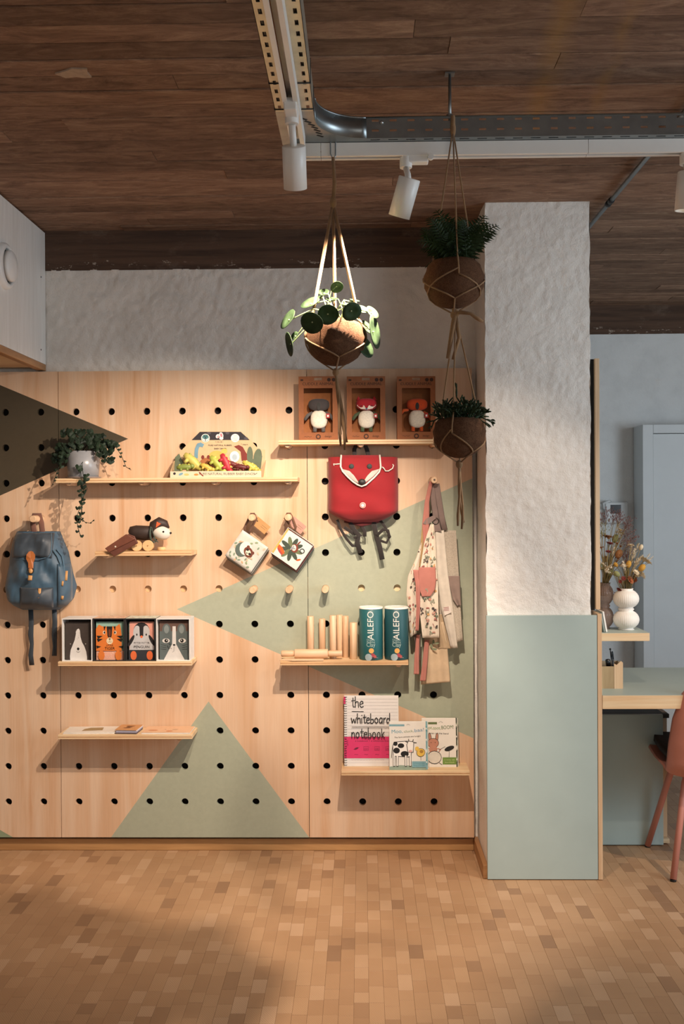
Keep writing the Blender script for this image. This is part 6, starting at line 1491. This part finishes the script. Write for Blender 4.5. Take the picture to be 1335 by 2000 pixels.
def planter(label, c, R, top, strands, knot, tail, hook, tilt=(0, 0), rr=None, sr=.0022):
    """coir bowl in a net of twine hung from hook; c centre of the bowl, top = rim height fraction"""
    rr = rr or random.Random(1); c = Vector(c); t = thing('hanging_planter', label, 'hanging planter', (c.x, c.y, c.z-R*.95), 'coconut planters on jute twine')
    prof = [(R*.02, -R*.93)]
    for k in range(1, 13): a = -PI/2+k*(PI/2+math.asin(top))/12; prof.append((R*math.cos(a)*(1+.02*math.sin(k*3)), R*.93*math.sin(a)))
    rz = prof[-1][1]; rm = prof[-1][0]; prof += [(rm-.006, rz+.001), (rm-.009, rz-.02), (0.001, rz-.022)]
    Rt = (Matrix.Rotation(tilt[0], 3, 'X') @ Matrix.Rotation(tilt[1], 3, 'Y'))
    MB().lathe(prof, c, 40, 0, Rt, .012, 5).build('coir_bowl', M_COIR, t)
    MB().lathe([(rm-.008, rz-.018), (.02, rz-.010), (0, rz-.009)], c, 20, 0, Rt, caps=False).build('soil', M_SOIL, t)
    kn = Vector(knot); hk = Vector(hook); n = len(strands)
    bot = c+Vector((0, 0, -R*.97))
    low = []
    for k, (ang, split) in enumerate(strands):
        d = Vector((math.cos(ang), math.sin(ang), 0)); rim = c+d*(rm+.002)+Vector((0, 0, rz+.004))
        sp = c+d*(R*1.02)+Vector((0, 0, split*R))
        P = [kn, kn.lerp(rim, .5), rim+Vector((0, 0, .004))]
        e0 = math.asin(max(-1, min(1, rz/(R*.93)))); e1 = math.asin(max(-1, min(1, split)))
        for q in range(1, 5): e = e0+(e1-e0)*q/4; P.append(c+d*(R*1.022*math.cos(e))+Vector((0, 0, R*.95*math.sin(e))))
        MB().tube(P, [sr*(1+.12*math.sin(q*2.7)) for q in range(len(P))], 7).build('twine_strand', M_JUTE, t); low.append((ang, e1))
    for k, (ang, e1) in enumerate(low):
        a2 = low[(k+1) % n][0]
        while a2 < ang: a2 += 2*PI
        mid = (ang+a2)/2; em = -.85
        for (s0, s1) in ((ang, mid), (a2, mid)):
            P = []
            for q in range(7): f = q/6; a = s0+(s1-s0)*f; e = e1+(em-e1)*f; P.append(c+Vector((math.cos(a)*math.cos(e)*R*1.025, math.sin(a)*math.cos(e)*R*1.025, R*.955*math.sin(e))))
            P.append(bot+Vector((0, 0, -.012))); MB().tube(P, .0022, 6).build('net_strand', M_JUTE, t)
    kb = bot+Vector((0, 0, -.014)); MB().ball(kb, (.0095, .0095, .012), 12, 8).build('bottom_knot', M_JUTE, t)
    for q in range(tail[0]):
        P = [kb]
        for s_ in range(1, 7): f = s_/6; P.append(kb+Vector((tail[2]*f+.010*math.sin(q*2.1+f*3)*f, .008*math.cos(q*1.7+f*2), -tail[1]*f*(1-.05*q))))
        MB().tube(P, [.0034]*5+[.0042, .0028], 7).build('twine_tail', M_JUTE, t)
    return t, rz, rm
HOOKY = 2.748
# --- round-leaved plant (lit by the spotlights)
pc_ = U(655, 661, 2.755); R1 = .5*(U(713, 660, 2.755).x-U(597, 660, 2.755).x)
kn_ = U(650, 396, 2.755); hk_ = U(650, 300, HOOKY)
tP, rz, rm = planter('coconut planter with round-leaved plant on jute ropes below the track corner', pc_, R1, .62, [(3.35, .0), (.15, .0), (1.6, .1)], kn_, (5, .215, .022), hk_, (0, .12), sr=.0046)
mb = MB(); mb.tube([kn_, kn_.lerp(hk_, .4)+Vector((.004, 0, 0)), hk_+Vector((0, 0, -.01))], [.006, .0055, .0045], 8); mb.ball(kn_, (.010, .010, .018), 12, 8); mb.build('top_rope', M_JUTE, tP)
MB().tube([hk_+Vector((0, 0, -.018)), hk_+Vector((.007, 0, -.005)), hk_+Vector((.007, 0, .05)), hk_+Vector((.004, 0, .066)), hk_+Vector((-.004, -.0, .066)), hk_+Vector((-.007, 0, .05)), hk_+Vector((-.007, 0, .0)), hk_+Vector((0, 0, -.016))], .0018, 7).build('wire_hook', M_STEEL, tP)
LF = leafmat('#2b3a24', '#43573a', 'pilea_leaf', .12); LST = pm('#8ea06a', .6, .1)
rp = random.Random(5)
tl_ = tP
root = pc_+Vector((0, 0, rz-.012))
leaves = [(609, 630, 23, 23, -.115, (-.25, -.8, -.58)), (640, 614, 20, 21, -.100, (.1, -.85, -.55)), (686, 608, 20, 15, -.105, (.35, -.75, -.6)), (657, 560, 13, 12, -.02, (.2, -.6, -.6)),
          (606, 592, 20, 19, .00, (-.35, -.55, .75)), (563, 624, 13, 22, -.01, (-.75, -.5, .45)), (632, 572, 10, 11, .02, (-.1, -.7, .7)), (566, 672, 9, 24, -.03, (-.93, -.30, -.2)),
          (726, 611, 15, 15, -.01, (.6, -.6, .5)), (730, 648, 9, 34, -.03, (.95, -.3, .1)), (711, 677, 13, 25, .01, (.75, -.55, .35)), (677, 596, 14, 7, -.03, (.1, -.35, .93)), (706, 605, 14, 14, .02, (.3, -.6, .75)), (576, 656, 8, 9, .0, (-.6, -.7, .4)),
          (622, 582, 9, 8, .03, (-.2, -.4, .9)), (648, 585, 12, 8, .02, (0, -.4, .9)), (692, 588, 10, 6, .04, (.2, -.3, .9)), (716, 640, 12, 16, .03, (.7, -.5, .5))]
for (px, py, rx, ry_, dy, nn) in leaves:
    Yl = pc_.y+dy; p = U(px, py, Yl); k = Yl/F; nv = Vector(nn).normalized(); r_ = max(rx, ry_)*k
    a = Vector((0, 0, 1))-nv*nv.z; a = a.normalized() if a.length > .1 else Vector((1, 0, 0)); b = nv.cross(a)
    mb = MB(); n = 20; vs = [p-nv*.004]; 
    for ring, q in ((.55, -.0015), (1.0, .003)):
        for i in range(n): th = 2*PI*i/n; vs.append(p+(a*math.cos(th)+b*math.sin(th))*r_*ring*(1+.02*math.sin(3*th))+nv*q)
    fs = [(0, 1+i, 1+(i+1) % n) for i in range(n)]+[(1+i, 1+n+i, 1+n+(i+1) % n, 1+(i+1) % n) for i in range(n)]
    N = len(vs); vs += [v-nv*.0011 for v in vs]; fs += [tuple(N+q for q in reversed(f)) for f in fs[:]]+[(1+n+i, N+1+n+i, N+1+n+(i+1) % n, 1+n+(i+1) % n) for i in range(n)]
    mb.add(vs, fs, 0, True); lf = mb.build('leaf', LF, tl_)
    o_ = root+Vector((rp.uniform(-.03, .03), rp.uniform(-.03, .02), 0)); mid = o_.lerp(p, .55)+Vector((0, 0, .035))
    MB().tube([o_, o_.lerp(mid, .5)+Vector((0, 0, .012)), mid, p-nv*.004], .0017, 6).build('leaf_stalk', LST, tl_)
    MB().ball(p+nv*-.002, (.0022, .0022, .0022), 6, 5).build('leaf_centre', pm('#c3c79a', .6), lf)

# --- fern planter and the planter tied below it
YFn = 2.70
fc = U(885.5, 548, YFn); R2 = .5*(U(944, 545, YFn).x-U(826, 545, YFn).x)
kf = U(884, 252, YFn+.02)
tF, rz2, rm2 = planter('upper right coconut planter with dark fern hanging in front of the column', fc, R2, .66, [(4.78, .0), (2.6, .3), (.45, .2)], kf, (0, 0, 0), kf)
mb = MB(); mb.tube([kf, U(884, 240, TYN-.006), U(884, 228, TYN-.007), Vector((kf.x, TYN+.01, TZ+.060)), Vector((kf.x+.004, TYN+.02, TZ+.045))], .006, 8); mb.ball(kf, (.008, .008, .022), 10, 8); mb.build('top_rope', M_JUTE, tF)
FERN = leafmat('#1a2612', '#2d401f', 'fern_frond', .08)
tl_ = tF
rf_ = random.Random(8); root = fc+Vector((0, 0, rz2-.014))
tips = [(812, 472), (822, 445), (836, 424), (850, 410), (868, 420), (886, 428), (905, 424), (925, 440), (948, 420), (955, 434), (974, 441), (970, 452), (945, 460), (930, 478), (820, 488), (832, 500), (842, 460), (858, 440), (878, 452), (898, 448), (915, 458), (938, 428), (962, 455), (828, 460), (872, 405+30), (845, 478), (905, 474), (888, 470), (862, 470), (925, 492)]
tips += [(px+rf_.uniform(-14, 14), py+rf_.uniform(-4, 26)) for px, py in tips if 825 < px < 950]
for (px, py) in tips:
    yy = YFn+rf_.uniform(-.09, .06); tp = U(px, py, yy); o_ = root+Vector((rf_.uniform(-.035, .035), rf_.uniform(-.035, .03), 0)); d = tp-o_
    mid = o_+d*.5+Vector((0, 0, .030+.02*rf_.random())); mb = MB(); N = 15
    pts = [(o_*(1-f)**2+mid*2*f*(1-f)+tp*f*f) for f in [q/N for q in range(N+1)]]; mb.tube(pts, [.0013]*(N)+[.0005], 5)
    sd = d.cross(Vector((rf_.uniform(-.4, .4), -1, .35))).normalized(); L = d.length
    for q in range(3, N):
        f = q/N; ln = L*.17*rf_.uniform(.7, 1.25)*math.sin(PI*(f*.85+.12))**.8*(1.25-f*.6)+.004; tg = (pts[q+1]-pts[q-1]).normalized()
        for s_ in (-1, 1):
            e = pts[q]+sd*s_*ln+tg*ln*.55+Vector((0, 0, -.15*ln)); w_ = tg*ln*.13; nn = sd.cross(tg)*.0015
            mb.add([pts[q]-w_*.6, (pts[q]+e)/2-w_+nn, e, (pts[q]+e)/2+w_*1.1+nn, pts[q]+w_*.6], [(0, 1, 2, 3, 4)], 0, False)
    mb.build('frond', FERN, tl_)
# lower planter
lc = U(896, 847, YFn); R3 = .5*(U(946, 845, YFn).x-U(843, 845, YFn).x)
kl = U(889, 612, YFn)
tL, rz3, rm3 = planter('lowest coconut planter with forked cactus stems tied under the fern planter', lc, R3, .60, [(4.35, -.05), (.3, .1), (2.5, .1)], kl, (3, .175, .004), kl)
mb = MB(); mb.tube([U(884, 598, YFn), kl, U(882, 650, YFn-.01), U(874, 700, YFn-.014)], [.005, .008, .0065, .005], 8); mb.tube([kl, U(896, 660, YFn-.01), U(884, 702, YFn-.012)], [.006, .005, .004], 8)
mb.tube([kl, U(900, 610, YFn-.02), U(918, 612, YFn-.02), U(932, 622, YFn-.02), U(943, 629, YFn-.02)], [.004, .0055, .005, .0055, .004], 8); mb.ball(kl, (.011, .011, .013), 12, 8); mb.build('tied_rope', M_JUTE, tL)
tl_ = tL; mb = MB()
rk = random.Random(17); root = lc+Vector((0, 0, rz3-.012))
def fork(p, d, L, r, dep):
    e = p+d*L; mb.tube([p, p.lerp(e, .5)+Vector((0, 0, .001)), e], [r*.7, r, r*.8], 5)
    if dep <= 0: return
    for s_ in range(2 if rk.random() < .7 else 3):
        nd = (d+Vector((rk.uniform(-.9, .9), rk.uniform(-.9, .9), rk.uniform(-.45, .4)))).normalized(); fork(e, nd, L*rk.uniform(.65, .95), r*.92, dep-1)
for k in range(70):
    a = rk.uniform(0, 2*PI); q = math.sqrt(rk.random())*rm3*.85; p = root+Vector((q*math.cos(a), q*math.sin(a), 0)); o_ = q/rm3
    fork(p, Vector((math.cos(a)*o_*1.15, math.sin(a)*o_*1.15, rk.uniform(.8, 1.2))).normalized(), rk.uniform(.018, .030), .0026, 2)
for e in ((958, 822), (955, 828), (946, 800), (837, 825)): fork(U(*e, YFn-.02)-Vector((.03 if e[0] > 890 else -.03, 0, -.012)), Vector((1 if e[0] > 890 else -1, -.1, -.5)).normalized(), .018, .0022, 2)
for e in ((891, 757), ): fork(U(e[0], 775, YFn), Vector((0, 0, 1)), .022, .003, 1)
mb.build('forked_stems', leafmat('#1c2a1a', '#31432a', 'cactus_stem', .05), tl_)['kind'] = 'stuff'

# ------------------------------------------------------------------ trailing ivy in a glazed pot on the long shelf
yp = SF+.060; pt = U(163, 932, yp); rb_, rt_ = .062, .069; ph_ = U(163, 882, yp).z-ZB
t = thing('potted_ivy', 'dark trailing ivy in a grey glazed pot at the left end of the long shelf', 'potted plant', (pt.x, yp, ZB))
MB().lathe([(rb_*.9, .004), (rb_, .007), (rt_, ph_), (rt_-.005, ph_), (rt_-.008, ph_-.02), (.001, ph_-.022)], (pt.x, yp, ZB), 40).build('pot', pm('#8f9195', .28, .18, 14, .1, 60), t)
MB().lathe([(rb_*.95, 0), (rb_*1.12, .002), (rb_*1.15, .007), (rb_*1.08, .007), (rb_*1.0, .004)], (pt.x, yp, ZB), 36).build('saucer', pm('#8d7f78', .4, .1), t)
MB().lathe([(rt_-.007, ph_-.019), (0, ph_-.016)], (pt.x, yp, ZB), 24, caps=False).build('soil', M_SOIL, t)
IVY = leafmat('#17211a', '#2a3a2a', 'ivy_leaf', .08); ri = random.Random(31)
tl_ = t
def heart(mb, p, nv, up, s):
    nv = nv.normalized(); a = (up-nv*up.dot(nv)); a = a.normalized() if a.length > .01 else nv.orthogonal().normalized(); b = nv.cross(a)
    H = [(0, -.15), (.35, -.5), (.75, -.45), (.95, -.05), (.7, .45), (0, 1.05), (-.7, .45), (-.95, -.05), (-.75, -.45), (-.35, -.5)]
    mb.add([p+b*x*s-a*y_*s-nv*abs(x)*s*.18 for x, y_ in H]+[p-a*.2*s+nv*.002], [(i, (i+1) % 10, 10) for i in range(10)], 0, False)
top = Vector((pt.x, yp, ZB+ph_))
def vine(P, n, s0, s1, seed, side=1.0):
    rr = random.Random(seed); mb = MB(); Q = [U(a, b, yp+c) for a, b, c in P]
    mb.tube([top+Vector((rr.uniform(-.03, .03), 0, -.012))]+Q, .0013, 5)
    seg = [(Q[i], Q[i+1]) for i in range(len(Q)-1)]; tot = sum((b-a).length for a, b in seg)
    for k in range(n):
        d = tot*(k+.5)/n
        for a, b in seg:
            L = (b-a).length
            if d <= L: break
            d -= L
        p = a.lerp(b, min(1, d/L)); s = s0+(s1-s0)*k/max(1, n-1); e = Vector((rr.choice((-1, 1))*rr.uniform(.6, 1.3), rr.uniform(-.8, .1), rr.uniform(-.3, .5)))*s*side
        heart(mb, p+e, Vector((rr.uniform(-.6, .6), -1, rr.uniform(-.2, .7))), Vector((rr.uniform(-.5, .5), 0, 1)), s*rr.uniform(.8, 1.15))
    mb.build('vine', IVY, tl_)
for P in ([(134, 850, -.02), (128, 842, -.03)], [(150, 850, -.02), (142, 840, -.02)], [(165, 848, 0), (170, 842, 0)], [(185, 852, -.01), (200, 852, -.02)], [(200, 860, 0), (215, 862, -.02), (222, 870, -.03)], [(125, 868, -.02), (116, 890, -.04)], [(118, 880, 0), (112, 905, -.03)],
          [(205, 872, -.03), (214, 890, -.05), (208, 905, -.05)], [(190, 868, -.06), (200, 888, -.07)], [(140, 866, -.06), (128, 884, -.07), (122, 900, -.07)], [(160, 858, -.06), (165, 866, -.07)], [(178, 856, -.06), (185, 872, -.07)], [(148, 858, -.07), (150, 876, -.075)]):
    vine(P, 17, .0145, .0130, P[0][0]*7+P[0][1], 1.15)
vine([(205, 858, -.04), (222, 868, -.05), (236, 888, -.05), (246, 912, -.05), (256, 918, -.05)], 9, .011, .004, 3)
vine([(126, 895, -.06), (115, 912, -.08), (108, 932, -.085), (101, 950, -.085)], 8, .012, .004, 4)
vine([(160, 905, -.075), (162, 925, -.085), (166, 940, -.10), (170, 955, -.10), (164, 968, -.10), (158, 978, -.10), (156, 992, -.10), (150, 1008, -.10), (152, 1030, -.10), (158, 1050, -.10)], 17, .0165, .0085, 6, .8)
vine([(158, 940, -.10), (160, 975, -.10), (160, 1000, -.10), (156, 1020, -.10), (146, 1022, -.10)], 8, .013, .007, 7, .7)
vine([(158, 1010, -.10), (166, 1020, -.10), (176, 1022, -.10), (184, 1015, -.10)], 5, .006, .004, 9, .7)
